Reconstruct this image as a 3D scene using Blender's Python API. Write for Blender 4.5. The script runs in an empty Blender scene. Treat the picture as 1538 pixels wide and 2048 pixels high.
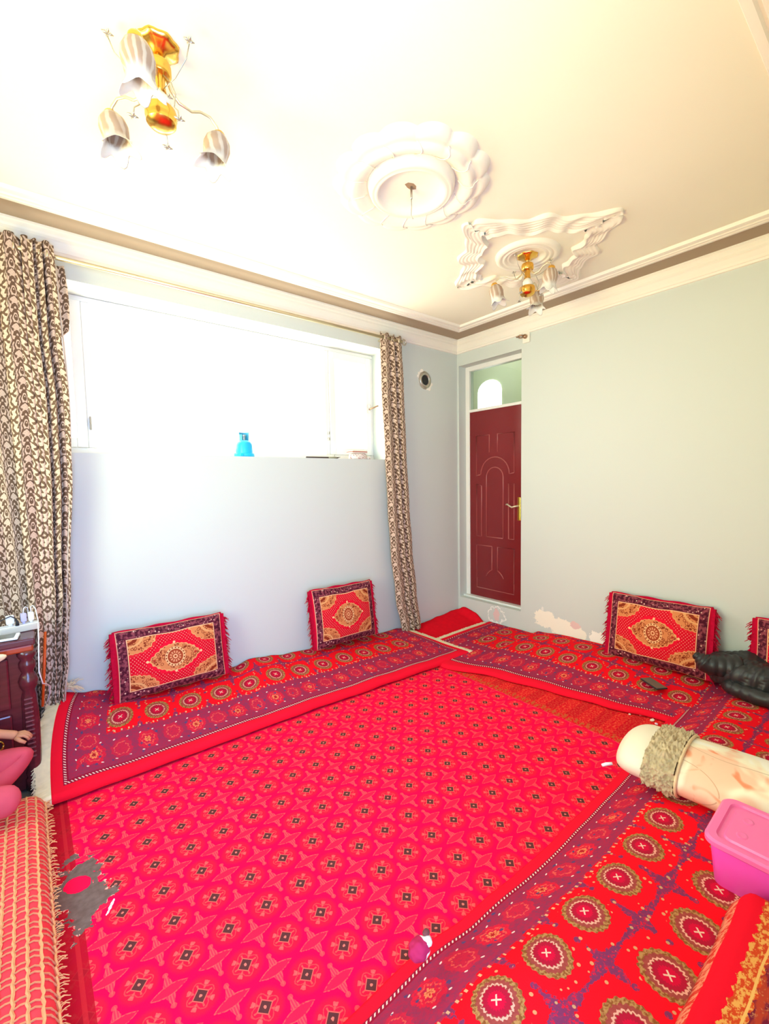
import bpy, bmesh, math, random
from mathutils import Vector, Matrix, noise as mnoise
sin, cos, pi = math.sin, math.cos, math.pi
random.seed(7)
S = bpy.context.scene
COL = S.collection

# ------------------------------------------------------------------ camera
cam_d = bpy.data.cameras.new('camera')
cam = bpy.data.objects.new('camera', cam_d); COL.objects.link(cam)
RT = Vector((0.77595234, -0.63053678, -0.01792564)); UP = Vector((0.0572704, 0.04212096, 0.99746976)); FW = Vector((0.62818633, 0.77501561, -0.06879495))
M = Matrix((RT, UP, -FW)).transposed().to_4x4(); M.translation = Vector((-3.39421711, -3.00759135, 1.4))
cam.matrix_world = M
cam_d.sensor_fit = 'VERTICAL'; cam_d.sensor_height = 36.0; cam_d.lens = 886.1118 / 2048 * 36.0
cam_d.clip_start = 0.02; cam_d.clip_end = 100
S.camera = cam

# ------------------------------------------------------------------ world, lights, exposure
S.view_settings.view_transform = 'Standard'; S.view_settings.look = 'None'
S.view_settings.exposure = 0.0; S.view_settings.gamma = 1.0
S.view_settings.use_curve_mapping = False
S.cycles.use_denoising = True
S.cycles.max_bounces = 8; S.cycles.diffuse_bounces = 4
w = bpy.data.worlds.new('sky'); S.world = w; w.use_nodes = True
bg = w.node_tree.nodes['Background']; bg.inputs[0].default_value = (0.96, 0.97, 1.0, 1); bg.inputs[1].default_value = 1.35


def area(name, loc, aim, sx, sy, power, col, spread=180):
    l = bpy.data.lights.new(name, 'AREA'); l.shape = 'RECTANGLE'; l.size = sx; l.size_y = sy
    l.energy = power; l.color = col; l.spread = math.radians(spread)
    o = bpy.data.objects.new(name, l); COL.objects.link(o)
    o.location = loc
    d = Vector(aim) - Vector(loc)
    o.rotation_euler = d.to_track_quat('-Z', 'Y').to_euler()
    return o


# daylight through the window in the picture: sky from above, sunlit ground from below
area('window_a_ground_light', (-2.1, 0.75, 0.85), (-2.0, -0.70, 2.6), 2.6, 0.9, 135, (1.0, 0.96, 0.80))
area('window_a_sky_light', (-2.0, 0.60, 2.10), (-1.7, -2.2, 0.3), 2.4, 0.9, 62, (1.0, 0.94, 0.76))
# daylight through the window in the left wall and through the open doorway behind (the shaded side of the house)
area('window_c_sky_light', (-4.75, -1.6, 2.15), (-1.0, -1.3, -0.4), 1.5, 1.3, 40, (0.50, 0.95, 1.0), 130)
area('window_c_ground_light', (-4.75, -1.6, 0.9), (-0.6, -1.6, 2.9), 1.5, 0.9, 92, (1.0, 0.87, 0.33), 130)
area('doorway_sky_light', (-3.2, -3.75, 1.9), (-2.3, 0.0, 0.2), 1.6, 1.8, 52, (0.18, 0.42, 1.0), 120)
area('doorway_ground_light', (-3.3, -3.75, 0.7), (-0.3, -1.2, 2.7), 1.6, 1.2, 70, (0.34, 0.62, 1.0), 130)


# ------------------------------------------------------------------ shader maths
class V:
    def __init__(s, nt, k): s.nt = nt; s.k = k
    def _m(s, op, *a, clamp=False):
        n = s.nt.nodes.new('ShaderNodeMath'); n.operation = op; n.use_clamp = clamp
        for i, x in enumerate((s,) + a):
            if isinstance(x, V): s.nt.links.new(x.k, n.inputs[i])
            else: n.inputs[i].default_value = float(x)
        return V(s.nt, n.outputs[0])
    def __add__(s, o): return s._m('ADD', o)
    __radd__ = __add__
    def __sub__(s, o): return s._m('SUBTRACT', o)
    def __rsub__(s, o): return (s * -1) + o
    def __mul__(s, o): return s._m('MULTIPLY', o)
    __rmul__ = __mul__
    def __truediv__(s, o): return s._m('DIVIDE', o)
    def __neg__(s): return s * -1
    def abs(s): return s._m('ABSOLUTE')
    def min(s, o): return s._m('MINIMUM', o)
    def max(s, o): return s._m('MAXIMUM', o)
    def fr(s): return s._m('FRACT')
    def fl(s): return s._m('FLOOR')
    def sin(s): return s._m('SINE')
    def cos(s): return s._m('COSINE')
    def sq(s): return s._m('SQRT')
    def pw(s, e): return s._m('POWER', e)
    def lt(s, o): return s._m('LESS_THAN', o)
    def gt(s, o): return s._m('GREATER_THAN', o)
    def at2(s, o): return s._m('ARCTAN2', o)
    def cl(s): return s._m('ADD', 0.0, clamp=True)
    def inv(s): return 1 - s
    def band(s, a, b): return s.gt(a) * s.lt(b)
    def ss(s, a, b):
        n = s.nt.nodes.new('ShaderNodeMapRange'); n.interpolation_type = 'SMOOTHSTEP'
        s.nt.links.new(s.k, n.inputs[0]); n.inputs[1].default_value = a; n.inputs[2].default_value = b
        return V(s.nt, n.outputs[0])


def hyp(a, b): return (a * a + b * b).sq()


class Sh:
    def __init__(s, name):
        s.m = bpy.data.materials.new(name); s.m.use_nodes = True; s.nt = s.m.node_tree
        s.p = s.nt.nodes['Principled BSDF']
        s.tc = s.nt.nodes.new('ShaderNodeTexCoord')
    def sep(s, sock):
        n = s.nt.nodes.new('ShaderNodeSeparateXYZ'); s.nt.links.new(sock, n.inputs[0])
        return [V(s.nt, n.outputs[i]) for i in range(3)]
    def uv(s): return s.sep(s.tc.outputs['UV'])[:2]
    def ob(s): return s.sep(s.tc.outputs['Object'])
    def vec(s, x, y, z=0.0):
        n = s.nt.nodes.new('ShaderNodeCombineXYZ')
        for i, q in enumerate((x, y, z)):
            if isinstance(q, V): s.nt.links.new(q.k, n.inputs[i])
            else: n.inputs[i].default_value = q
        return n.outputs[0]
    def noise(s, sock, scale, detail=2.0, rough=0.5, dist=0.0):
        n = s.nt.nodes.new('ShaderNodeTexNoise'); n.inputs['Scale'].default_value = scale
        n.inputs['Detail'].default_value = detail; n.inputs['Roughness'].default_value = rough
        n.inputs['Distortion'].default_value = dist
        s.nt.links.new(sock, n.inputs['Vector']); return V(s.nt, n.outputs[0])
    def voro(s, sock, scale, feature='F1'):
        n = s.nt.nodes.new('ShaderNodeTexVoronoi'); n.feature = feature; n.inputs['Scale'].default_value = scale
        s.nt.links.new(sock, n.inputs['Vector']); return V(s.nt, n.outputs[0])
    def mix(s, f, a, b):
        n = s.nt.nodes.new('ShaderNodeMix'); n.data_type = 'RGBA'; n.clamp_factor = True
        if isinstance(f, V): s.nt.links.new(f.k, n.inputs[0])
        else: n.inputs[0].default_value = f
        for i, c in ((6, a), (7, b)):
            if isinstance(c, tuple): n.inputs[i].default_value = (*c, 1)
            else: s.nt.links.new(c, n.inputs[i])
        return n.outputs[2]
    def over(s, base, *layers):
        for f, c in layers: base = s.mix(f, base, c)
        return base
    def done(s, col, rough=0.8, spec=0.3, bump=None, bstr=0.3, bdist=0.002, **kw):
        if isinstance(col, tuple): s.p.inputs['Base Color'].default_value = (*col, 1)
        else: s.nt.links.new(col, s.p.inputs['Base Color'])
        s.p.inputs['Roughness'].default_value = rough
        s.p.inputs['Specular IOR Level'].default_value = spec
        for k, v in kw.items():
            s.p.inputs[k.replace('_', ' ')].default_value = v
        if bump is not None:
            b = s.nt.nodes.new('ShaderNodeBump'); b.inputs['Strength'].default_value = bstr; b.inputs['Distance'].default_value = bdist
            s.nt.links.new(bump.k, b.inputs['Height']); s.nt.links.new(b.outputs[0], s.p.inputs['Normal'])
        return s.m


def plain(name, col, rough=0.6, spec=0.4, var=0.06, scale=8.0, bstr=0.0, **kw):
    s = Sh(name); n = s.noise(s.tc.outputs['Object'], scale, 3)
    c2 = tuple(max(0.0, x * (1 - var * 2)) for x in col)
    c = s.mix(n, c2, tuple(min(1.0, x * (1 + var)) for x in col))
    return s.done(c, rough, spec, n if bstr else None, bstr, **kw)


# ---- wall paint with peeling plaster near the floor
def wall_mat(name, base, patches=(), chips=()):
    s = Sh(name); x, y, z = s.ob(); P = s.tc.outputs['Object']
    n = s.noise(P, 1.3, 3); nf = s.noise(P, 22, 5, 0.65); nb = s.noise(P, 60, 2)
    c = s.mix(n * 0.5, base, tuple(v * 0.93 for v in base))
    for (py, pz, ry, rz, col, kind) in patches:
        e = hyp((y - py) * (1 / ry), (z - pz) * (1 / rz)) + (nf - 0.5) * 1.3 + (nb - 0.5) * 0.35
        if kind == 'fill': c = s.mix(e.lt(1.0), c, col)
        else: c = s.mix(e.band(0.86, 1.0), c, col)
    return s.done(c, 0.75, 0.25, nb, 0.06)


PAINT = (0.635, 0.680, 0.645)
m_wallA = wall_mat('paint_mint_window_wall', PAINT)
m_wallB = wall_mat('paint_mint_peeling', PAINT, [
    (-0.97, 0.20, 0.10, 0.075, (0.92, 0.87, 0.74), 'fill'), (-1.13, 0.165, 0.12, 0.075, (0.92, 0.87, 0.74), 'fill'),
    (-1.27, 0.14, 0.075, 0.055, (0.92, 0.87, 0.74), 'fill'), (-1.24, 0.21, 0.04, 0.03, (0.78, 0.55, 0.52), 'fill'),
    (-1.43, 0.15, 0.075, 0.05, (0.95, 0.93, 0.84), 'fill'), (-0.47, 0.12, 0.095, 0.085, (0.95, 0.93, 0.88), 'ring'),
    (-0.47, 0.12, 0.035, 0.06, (0.80, 0.56, 0.54), 'fill'), (-0.95, 0.285, 0.012, 0.02, (0.8, 0.8, 0.74), 'fill')])
m_ceil = plain('ceiling_plaster', (0.86, 0.825, 0.67), 0.85, 0.2, 0.02, 1.5)
m_white = plain('white_gloss_plaster', (0.88, 0.83, 0.73), 0.5, 0.4, 0.02, 3)
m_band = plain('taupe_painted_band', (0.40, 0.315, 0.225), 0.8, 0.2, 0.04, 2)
m_frame = plain('white_gloss_paint', (0.86, 0.84, 0.80), 0.35, 0.5, 0.03, 6)
m_hall = plain('hall_green_paint', (0.60, 0.61, 0.47), 0.7, 0.3, 0.04, 2)
m_conc = plain('concrete_floor', (0.20, 0.17, 0.14), 0.9, 0.2, 0.2, 10)
m_gold = plain('polished_brass', (0.86, 0.50, 0.10), 0.22, 0.5, 0.08, 20, Metallic=1.0)
m_rod = plain('brushed_champagne_metal', (0.78, 0.70, 0.50), 0.35, 0.5, 0.05, 20, Metallic=0.85)
m_steel = plain('dull_steel', (0.55, 0.52, 0.46), 0.4, 0.5, 0.05, 20, Metallic=0.9)
m_dark = plain('dark_plastic', (0.02, 0.02, 0.022), 0.5, 0.4, 0.1, 20)
m_whitep = plain('white_plastic', (0.85, 0.86, 0.90), 0.35, 0.5, 0.02, 20)
m_cream = plain('cream_fringe_cotton', (0.86, 0.72, 0.48), 0.9, 0.1, 0.10, 40, 0.4)
m_bronze = plain('antique_bronze', (0.42, 0.26, 0.16), 0.35, 0.5, 0.1, 30, Metallic=0.8)


# ---- floor carpet
def carpet_mat():
    s = Sh('crimson_lattice_carpet'); x, y, z = s.ob(); P = s.tc.outputs['Object']
    px, py = 0.1254, 0.1365
    yy = y + (x + 1.45) * 0.02
    def cell(ox, oy):
        a = ((x + 2.847) * (1 / px) + 0.5 + ox).fr() - 0.5
        b = ((yy + 1.698) * (1 / py) + 0.5 + oy).fr() - 0.5
        return a * px, b * py
    nz = s.noise(P, 160, 2)
    big = s.noise(P, 1.1, 2)
    base = s.mix(big, (0.86, 0.002, 0.050), (0.90, 0.002, 0.075))
    a, b = cell(0, 0)
    r = hyp(a, b) + (nz - 0.5) * 0.006
    th = b.at2(a)
    d = a.abs() + b.abs()
    halo = r.ss(0.058, 0.040)
    base = s.mix(halo * 0.75, base, (0.92, 0.012, 0.035))
    salmon = (0.88, 0.105, 0.085)
    c4 = ((th * 4).cos())
    buds = (r.band(0.029, 0.039)) * c4.lt(-0.72)
    leaf = (r - 0.030 - c4 * 0.006).abs().lt(0.0018) * (r.gt(0.02))
    rays = ((th * 12).cos().gt(0.55)) * r.band(0.019, 0.031) * ((th * 4).cos().gt(-0.2))
    stems = c4.lt(-0.90) * r.band(0.018, 0.034)
    base = s.over(base, (leaf * 0.40, salmon), (rays * 0.42, (0.92, 0.16, 0.10)), (stems * 0.6, salmon), (buds * 0.6, (0.90, 0.13, 0.11)))
    base = s.over(base, (d.lt(0.0235), salmon), (d.lt(0.0195), (0.115, 0.030, 0.030)), (r.lt(0.0042), (0.70, 0.16, 0.12)))
    a2, b2 = cell(0.5, 0.5)
    # four-pointed star: a long leaf along the room and two palmettes across it
    a2n = a2 + (nz - 0.5) * 0.004; b2n = b2 + (nz - 0.5) * 0.004
    lens = b2n.abs() * 3.0 + (a2n * a2n) * 19
    lensm = lens.lt(0.048); lenso = lens.band(0.038, 0.048)
    palm = (a2n.abs() * 1.5).lt(((b2n.abs() - 0.052) * -0.55).min(0.018)) * b2n.abs().band(0.014, 0.052)
    tip = hyp(a2n, b2n.abs() - 0.047).lt(0.0075)
    stripes = (a2 * 900).sin().gt(0.2)
    base = s.over(base, (palm * (stripes * 0.35 + 0.22), (0.90, 0.13, 0.10)), (tip * 0.5, (0.88, 0.10, 0.08)), (lensm * 0.40, (0.92, 0.030, 0.055)), (lenso * nz.ss(0.35, 0.6) * 0.75, salmon))
    # woven border running beside the right-hand rug
    bx = x + 1.03
    border = bx.gt(0.0)
    bars = (y * (2 * pi / 0.135)).sin().gt(0.1) * bx.band(0.06, 0.50)
    speck = s.noise(P, 90, 3, 0.7)
    bc = s.mix(speck.ss(0.45, 0.62) * 0.8, (0.72, 0.004, 0.018), (0.86, 0.10, 0.045))
    bc = s.mix(bars * 0.30, bc, (0.36, 0.004, 0.016))
    chain = ((bx - 0.03 + (y * 90).sin() * 0.012).abs().lt(0.022)) * ((y * 180).sin() * 0.3 + (speck - 0.5) * 4).gt(0.0)
    bc = s.mix(chain * 0.8, bc, (0.50, 0.12, 0.030))
    base = s.mix(border, base, bc)
    # plain selvedge on the left
    selv = (x.lt(-3.325))
    base = s.mix(selv * 0.9, base, (0.42, 0.006, 0.018))
    base = s.mix((x + 3.348).abs().lt(0.006) * 0.7, base, (0.60, 0.02, 0.03))
    # worn-through place with the backing showing
    nw = s.noise(P, 13, 4, 0.6); nw2 = s.noise(P, 45, 2)
    e1 = hyp((x + 3.325) * (1 / 0.085), (y + 1.21) * (1 / 0.155)) + (nw - 0.5) * 2.6
    wear = e1.lt(1.0)
    wc = s.mix(nw2, (0.10, 0.055, 0.045), (0.24, 0.15, 0.13))
    e2 = hyp((x + 3.325 + (y + 1.17) * 0.3) * (1 / 0.040), (y + 1.17) * (1 / 0.040)) + (nw - 0.5) * 1.1
    wc = s.mix(e2.lt(1.0), wc, (0.88, 0.006, 0.06))
    base = s.mix(wear, base, wc)
    edge = e1.band(0.97, 1.03) * nw2.gt(0.58)
    base = s.mix(edge, base, (0.85, 0.40, 0.32))
    e3 = hyp((x + 3.255 - (y + 1.35) * 0.5) * (1 / 0.008), (y + 1.345) * (1 / 0.028)) + (nw2 - 0.5) * 2.0
    base = s.mix(e3.lt(0.8), base, (0.80, 0.70, 0.80))
    pile = s.noise(P, 350, 2)
    return s.done(base, 0.9, 0.05, pile, 0.25, 0.003)


m_carpet = carpet_mat()


# ---- medallion rugs: uv in metres, v from the room-side edge, u along; L = length
def rug_mat(name, L, deep=1.0):
    s = Sh(name); u, v = s.uv(); P = s.vec(u, v)
    nz = s.noise(P, 120, 2); nm = s.noise(P, 14, 3); nn = (nz - 0.5)
    du = (u.min(L - u)) * 1.22; d = v.min(du)
    W1 = 0.385; PU, PV = 0.183, 0.215
    field = (0.88, 0.006, 0.016)
    # medallions
    fa = (((u - 0.298) * (1 / PU) + 0.5).fr() - 0.5) * PU
    fb = (((v - W1) * (1 / PV) + 0.5).fr() - 0.5) * PV
    fbc = fb.abs() - PV / 2
    r = hyp(fa, fb * 0.94) + nn * 0.007
    th = fb.at2(fa)
    rs = r + (th * 22).cos() * 0.0018
    c = field
    # dark chain between the medallion rows with side trees
    chainw = (fa * (2 * pi / PU)).cos()
    ch = fbc.abs() + nn * 0.02 + (nm - 0.5) * 0.018
    chain = ch.lt(0.0105 + chainw * -0.005)
    tree = ((fa.abs() - PU / 2).abs() + (nm - 0.5) * 0.05 + nn * 0.02).lt((ch * -0.26) + 0.019) * ch.lt(0.062)
    tips = hyp(fa.abs() - PU / 2, fbc.abs() - 0.072).lt(0.0085)
    blue = s.mix(nm, (0.20, 0.030, 0.085), (0.085, 0.040, 0.125)); dith = s.noise(P, 75, 3, 0.8)
    c = s.mix((chain.max(tree)).max(tips) * 0.92 * dith.ss(0.34, 0.50), c, blue)
    sp = (s.voro(P, 42)).lt(0.20) * ch.lt(0.075) * r.gt(0.07)
    c = s.mix(sp * 0.8, c, (0.62, 0.33, 0.15))
    tan = s.mix(nz.ss(0.40, 0.60), (0.25, 0.075, 0.022), (0.46, 0.22, 0.075))
    c = s.over(c, (rs.lt(0.0635), tan), (rs.lt(0.051), s.mix(nz, (0.26, 0.035, 0.035), (0.42, 0.08, 0.06))),
               ((rs - 0.0385).abs().lt(0.0026) * nz.gt(0.40), (0.78, 0.36, 0.26)), (rs.lt(0.034), (0.42, 0.010, 0.035)),
               (rs.lt(0.022), (0.62, 0.006, 0.04)),
               (((fa.abs() - fb.abs()).abs().lt(0.0030)) * r.lt(0.013), (0.78, 0.48, 0.36)))
    # border band
    bw = 0.285
    inb = d.lt(bw) * d.gt(0.075)
    q = d
    along = u  # flowers along the long side
    fpi = 0.118
    ga = ((along * (1 / fpi)).fr() - 0.5) * fpi
    gb = ((v * (1 / fpi) + 0.2).fr() - 0.5) * fpi
    isend = du.lt(v)
    g1 = ga * isend.inv() + gb * isend
    g2 = q - 0.185
    gr = hyp(g1, g2 * 0.8) + nn * 0.02 + (nm - 0.5) * 0.035 + (g2.at2(g1) * 8).cos() * 0.003
    plum = s.mix(dith.ss(0.40, 0.60) * 0.5 + nm * 0.5, (0.46, 0.018, 0.058), (0.22, 0.034, 0.085))
    bc = plum
    alt = (((along * (1 / fpi)).fl() * 0.5).fr().gt(0.25)) * isend.inv() + (((v * (1 / fpi) + 0.2).fl() * 0.5).fr().gt(0.25)) * isend
    flower = gr.lt(0.048)
    bc = s.mix(flower * (alt * 0.25 + 0.55) * dith.ss(0.36, 0.52), bc, (0.78, 0.012, 0.035))
    bc = s.mix((gr - 0.030).abs().lt(0.003) * nz.gt(0.45) * 0.6, bc, (0.85, 0.14, 0.09))
    star = gr.lt(0.0145) * alt
    bc = s.mix(star * 0.8, bc, (0.88, 0.26, 0.10)); bc = s.mix(gr.lt(0.005) * alt, bc, (0.42, 0.01, 0.02))
    # little white commas on both sides of the flowers
    kp = fpi / 2
    k1 = ((g1 * (1 / kp)).fr() - 0.5) * kp
    for off, sl in ((-0.058, 0.7), (0.062, -0.5)):
        kk = hyp(k1 + (g2 - off) * sl, (g2 - off) * 1.2) + nn * 0.003
        bc = s.mix(kk.lt(0.0048), bc, (0.86, 0.60, 0.55))
    bc = s.mix((s.voro(P, 24) + nn * 0.2).lt(0.17), bc, (0.10, 0.05, 0.14))
    c = s.mix(inb, c, bc)
    # hooked inner edge of the band
    hook = (d - bw).abs().lt(0.016) * ((g1 * 110).sin() + nn * 2).gt(0.2)
    c = s.mix(hook * 0.8, c, plum)
    hk2 = (d - bw - 0.014).abs().lt(0.006) * ((g1 * 190).sin()).gt(0.75)
    c = s.mix(hk2 * 0.8, c, (0.72, 0.42, 0.22))
    # dotted guard stripe then plain edge
    gs = d.band(0.064, 0.082)
    c = s.mix(d.lt(0.088), c, (0.30, 0.010, 0.035))
    sd = u * isend.inv() + v * isend
    dots = ((sd + (d - 0.073) * 0.6) * (2 * pi / 0.0135)).sin().gt(0.35) * (d - 0.073).abs().lt(0.0062)
    c = s.mix(dots, c, (0.86, 0.58, 0.52))
    c = s.mix(d.lt(0.062), c, (0.86, 0.008, 0.030))
    pile = s.noise(P, 320, 2)
    return s.done(c, 0.9, 0.05, pile, 0.25, 0.003)


# ---- cushion face: uv in metres centred
def cushion_mat():
    s = Sh('woven_cushion_pattern'); u, v = s.uv(); P = s.vec(u, v)
    nz = s.noise(P, 150, 2); nn = nz - 0.5
    A, B = 0.245, 0.145   # inner field half size
    au, av = u.abs(), v.abs()
    red = (0.66, 0.003, 0.020)
    c = red
    # dotted ground between the centre and the corners
    g = 0.0190
    p1 = ((u + v) * (1 / g)).fr() - 0.5; p2 = ((u - v) * (1 / g)).fr() - 0.5
    dots = hyp(p1, p2).lt(0.20)
    k = 0.092; R = 0.167
    vd = hyp(u, av + k) - R         # vesica distance, 0 on the outline
    cd = hyp((au - A - 0.005) * (1 / 0.150), (av - B - 0.01) * (1 / 0.098)) # corner quarter medallions
    zig = (u * 260).sin() * 0.0035 + (v * 260).sin() * 0.0035
    bandz = (vd + zig).gt(0.022) * (cd + zig * 8).gt(1.14)
    c = s.mix(dots * bandz, c, (0.80, 0.26, 0.20))
    c = s.mix((vd + zig).lt(0.022), c, (0.78, 0.006, 0.030))
    c = s.mix((cd + zig * 8).lt(1.14), c, (0.72, 0.02, 0.03))
    gold = (0.66, 0.225, 0.080); brown = (0.24, 0.030, 0.012)
    def curls(x):
        return (s.voro(P, 62) .lt(0.42))
    cur = curls(0); ring = s.voro(P, 58).band(0.34, 0.50)
    c = s.mix((vd + zig * 0.6).lt(0.006), c, (0.72, 0.34, 0.13))
    c = s.mix((vd + zig * 0.6).lt(0.0), c, s.mix(ring, gold, brown))
    c = s.mix(((cd - 1.0) + zig * 6).lt(0.04), c, (0.72, 0.34, 0.13))
    c = s.mix(((cd - 1.0) + zig * 6).lt(0.0), c, s.mix(ring, gold, brown))
    c = s.mix((cd - 0.55).abs().lt(0.05), c, (0.72, 0.34, 0.13)); c = s.mix(cd.lt(0.40), c, brown)
    c = s.mix((cd - 0.2).abs().lt(0.05), c, gold)
    r = hyp(u, v); th = v.at2(u)
    c = s.mix(r.lt(0.058), c, (0.82, 0.48, 0.22))
    c = s.mix(((r - 0.052).abs().lt(0.0035)) * (th * 18).sin().gt(0), c, brown)
    c = s.mix(r.lt(0.044), c, (0.36, 0.055, 0.02))
    c = s.mix(((r - 0.026).abs().lt(0.007)) * (th * 12).sin().gt(-0.2), c, (0.72, 0.30, 0.14))
    c = s.mix(((r - 0.010).abs().lt(0.0035)), c, (0.80, 0.42, 0.2))
    for q in (1, -1):
        c = s.mix(hyp(u - 0.153 * q, v).lt(0.0075), c, (0.85, 0.50, 0.26))
        c = s.mix(hyp(u, v - 0.086 * q).lt(0.0075), c, (0.85, 0.50, 0.26))
        c = s.mix(((u - 0.118 * q).abs() + v.abs()).lt(0.009), c, (0.42, 0.03, 0.02))
    # gold line and plum border with pale flecks
    e = (au - A).max(av - B)
    vor = s.voro(s.vec(u * 1.0, v * 1.0), 46); nv = s.noise(P, 55, 2)
    bor = s.mix(nv.ss(0.42, 0.60), (0.07, 0.008, 0.020), (0.27, 0.055, 0.075))
    fleck = (vor + nn * 0.1).lt(0.20)
    bor = s.mix(fleck, bor, (0.72, 0.42, 0.34))
    c = s.mix(e.gt(0.0), c, (0.80, 0.45, 0.24)); c = s.mix(e.gt(0.005), c, (0.16, 0.012, 0.03)); c = s.mix(e.gt(0.009), c, bor)
    c = s.mix(e.gt(0.050), c, (0.80, 0.40, 0.26)); c = s.mix(e.gt(0.054), c, (0.60, 0.004, 0.035))
    return s.done(c, 0.85, 0.1, s.noise(P, 300, 2), 0.3, 0.002)


m_cush = cushion_mat()
m_crimson = plain('crimson_velvet', (0.52, 0.003, 0.035), 0.9, 0.1, 0.2, 60, 0.3)
m_felt = plain('bright_red_felt', (0.85, 0.006, 0.02), 0.95, 0.05, 0.08, 30)


# ---- damask curtain: uv in metres
def damask(name, light, dark):
    """scrolling damask: level lines of a half-drop periodic function"""
    s = Sh(name); u, v = s.uv(); T, H = 0.098, 0.130
    A = u * (2 * pi / T); B = v * (2 * pi / H)
    cA, cB, sB = A.cos(), B.cos(), B.sin(); c2A, s2B = (A * 2).cos(), (B * 2).sin()
    F = cA * cB * 1.9 + cA * sB * 1.2 + c2A * 1.0 + s2B * 0.7 + (A * 3).cos() * cB * 0.9 + c2A * s2B * 0.8 + (A * 4).cos() * (B * 2).cos() * 0.6 + (A * 5).cos() * (B * 5).cos() * 0.45 + (A * 3).cos() * (B * 5).sin() * 0.4
    n = s.noise(s.vec(u, v), 60, 1)
    W = (F * 1.5 + n * 0.6 + 0.9).sin()
    f = W.ss(-0.10, 0.16)
    dots = ((A * 6).cos() * (B * 8).cos()).gt(0.72) * W.lt(0.1)
    f = f.max(dots * 0.3)
    return s.done(s.mix(f, light, dark), 0.9, 0.1, W, 0.12, 0.002)


m_curt = damask('taupe_damask_fabric', (0.70, 0.53, 0.40), (0.165, 0.100, 0.062))
m_hem = plain('curtain_hem_fabric', (0.62, 0.52, 0.42), 0.9, 0.1, 0.05, 20)


# ---- crochet lace over red cloth
def lace_red():
    s = Sh('red_quilt_cloth'); P = s.tc.outputs['Object']; n = s.noise(P, 6, 2)
    return s.done(s.mix(n, (0.80, 0.03, 0.045), (0.86, 0.07, 0.09)), 0.9, 0.1)


m_lred = lace_red()
m_lace = plain('peach_crochet_yarn', (0.82, 0.38, 0.17), 0.9, 0.1, 0.10, 50, 0.4)


# ---- maroon door
m_door = plain('maroon_enamel', (0.205, 0.011, 0.014), 0.22, 0.6, 0.10, 4)
m_doorhi = plain('maroon_moulding_highlight', (0.40, 0.085, 0.080), 0.15, 0.7, 0.05, 6)  # door maroon lightened: pinkish highlights painted into the ridge colour


def glass_mat(name, tint, gloss=0.12, rough=0.02, frost=0.0, frostcol=(1, 1, 1)):
    m = bpy.data.materials.new(name); m.use_nodes = True; nt = m.node_tree
    nt.nodes.remove(nt.nodes['Principled BSDF']); out = nt.nodes['Material Output']
    t = nt.nodes.new('ShaderNodeBsdfTransparent'); t.inputs[0].default_value = (*tint, 1)
    g = nt.nodes.new('ShaderNodeBsdfGlossy'); g.inputs['Roughness'].default_value = rough
    mx = nt.nodes.new('ShaderNodeMixShader'); mx.inputs[0].default_value = gloss
    nt.links.new(t.outputs[0], mx.inputs[1]); nt.links.new(g.outputs[0], mx.inputs[2]); last = mx
    if frost:
        d = nt.nodes.new('ShaderNodeBsdfTranslucent'); d.inputs[0].default_value = (*frostcol, 1)
        m2 = nt.nodes.new('ShaderNodeMixShader'); m2.inputs[0].default_value = frost
        nt.links.new(last.outputs[0], m2.inputs[1]); nt.links.new(d.outputs[0], m2.inputs[2]); last = m2
    nt.links.new(last.outputs[0], out.inputs[0]); return m


m_pane = glass_mat('clear_window_glass', (0.97, 0.98, 0.98), 0.05)
m_tpane = glass_mat('transom_glass', (0.85, 0.93, 0.88), 0.10, 0.05)


def shade_mat():
    s = Sh('amber_swirl_shade_glass'); x, y, z = s.ob()
    th = y.at2(x); n = s.noise(s.tc.outputs['Object'], 30, 2)
    st = ((th * 9 + z * 40 + n * 3).sin()).ss(-0.2, 0.8)
    c = s.mix(st, (0.50, 0.34, 0.24), (0.72, 0.60, 0.48))
    c = s.mix(z.ss(-0.075, -0.105), c, (0.88, 0.85, 0.78))
    return s.done(c, 0.2, 0.5, Transmission_Weight=0.25)


m_shade = shade_mat()
m_bulb = plain('milky_glass', (0.86, 0.80, 0.72), 0.15, 0.5, 0.03, 10)


# ------------------------------------------------------------------ mesh helpers
def link(name, me, mat, parent=None, smooth=False):
    o = bpy.data.objects.new(name, me); COL.objects.link(o)
    if mat is not None:
        for m in (mat if isinstance(mat, (list, tuple)) else [mat]): me.materials.append(m)
    if smooth:
        me.polygons.foreach_set('use_smooth', [True] * len(me.polygons))
    if parent is not None: o.parent = parent
    return o


def fin(name, bm, mat, parent=None, smooth=False, origin=None, bevel=0, auto=None):
    bmesh.ops.recalc_face_normals(bm, faces=bm.faces)
    me = bpy.data.meshes.new(name)
    if origin is not None:
        bmesh.ops.translate(bm, verts=bm.verts, vec=-Vector(origin))
    bm.to_mesh(me); bm.free()
    o = link(name, me, mat, parent, smooth)
    if origin is not None: o.location = origin
    if auto and smooth:
        me.set_sharp_from_angle(angle=math.radians(auto))
    if bevel:
        b = o.modifiers.new('bevel', 'BEVEL'); b.width = bevel; b.segments = 2; b.limit_method = 'ANGLE'
    return o


def tag(o, label, cat, group=None):
    o['label'] = label; o['category'] = cat
    if group: o['group'] = group
    return o


def struct(o, label=None):
    o['kind'] = 'structure'
    if label: o['label'] = label
    return o


def empty(name, loc, rz=0):
    o = bpy.data.objects.new(name, None); COL.objects.link(o); o.location = loc; o.rotation_euler = (0, 0, rz)
    o.empty_display_size = 0.1
    return o


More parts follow.
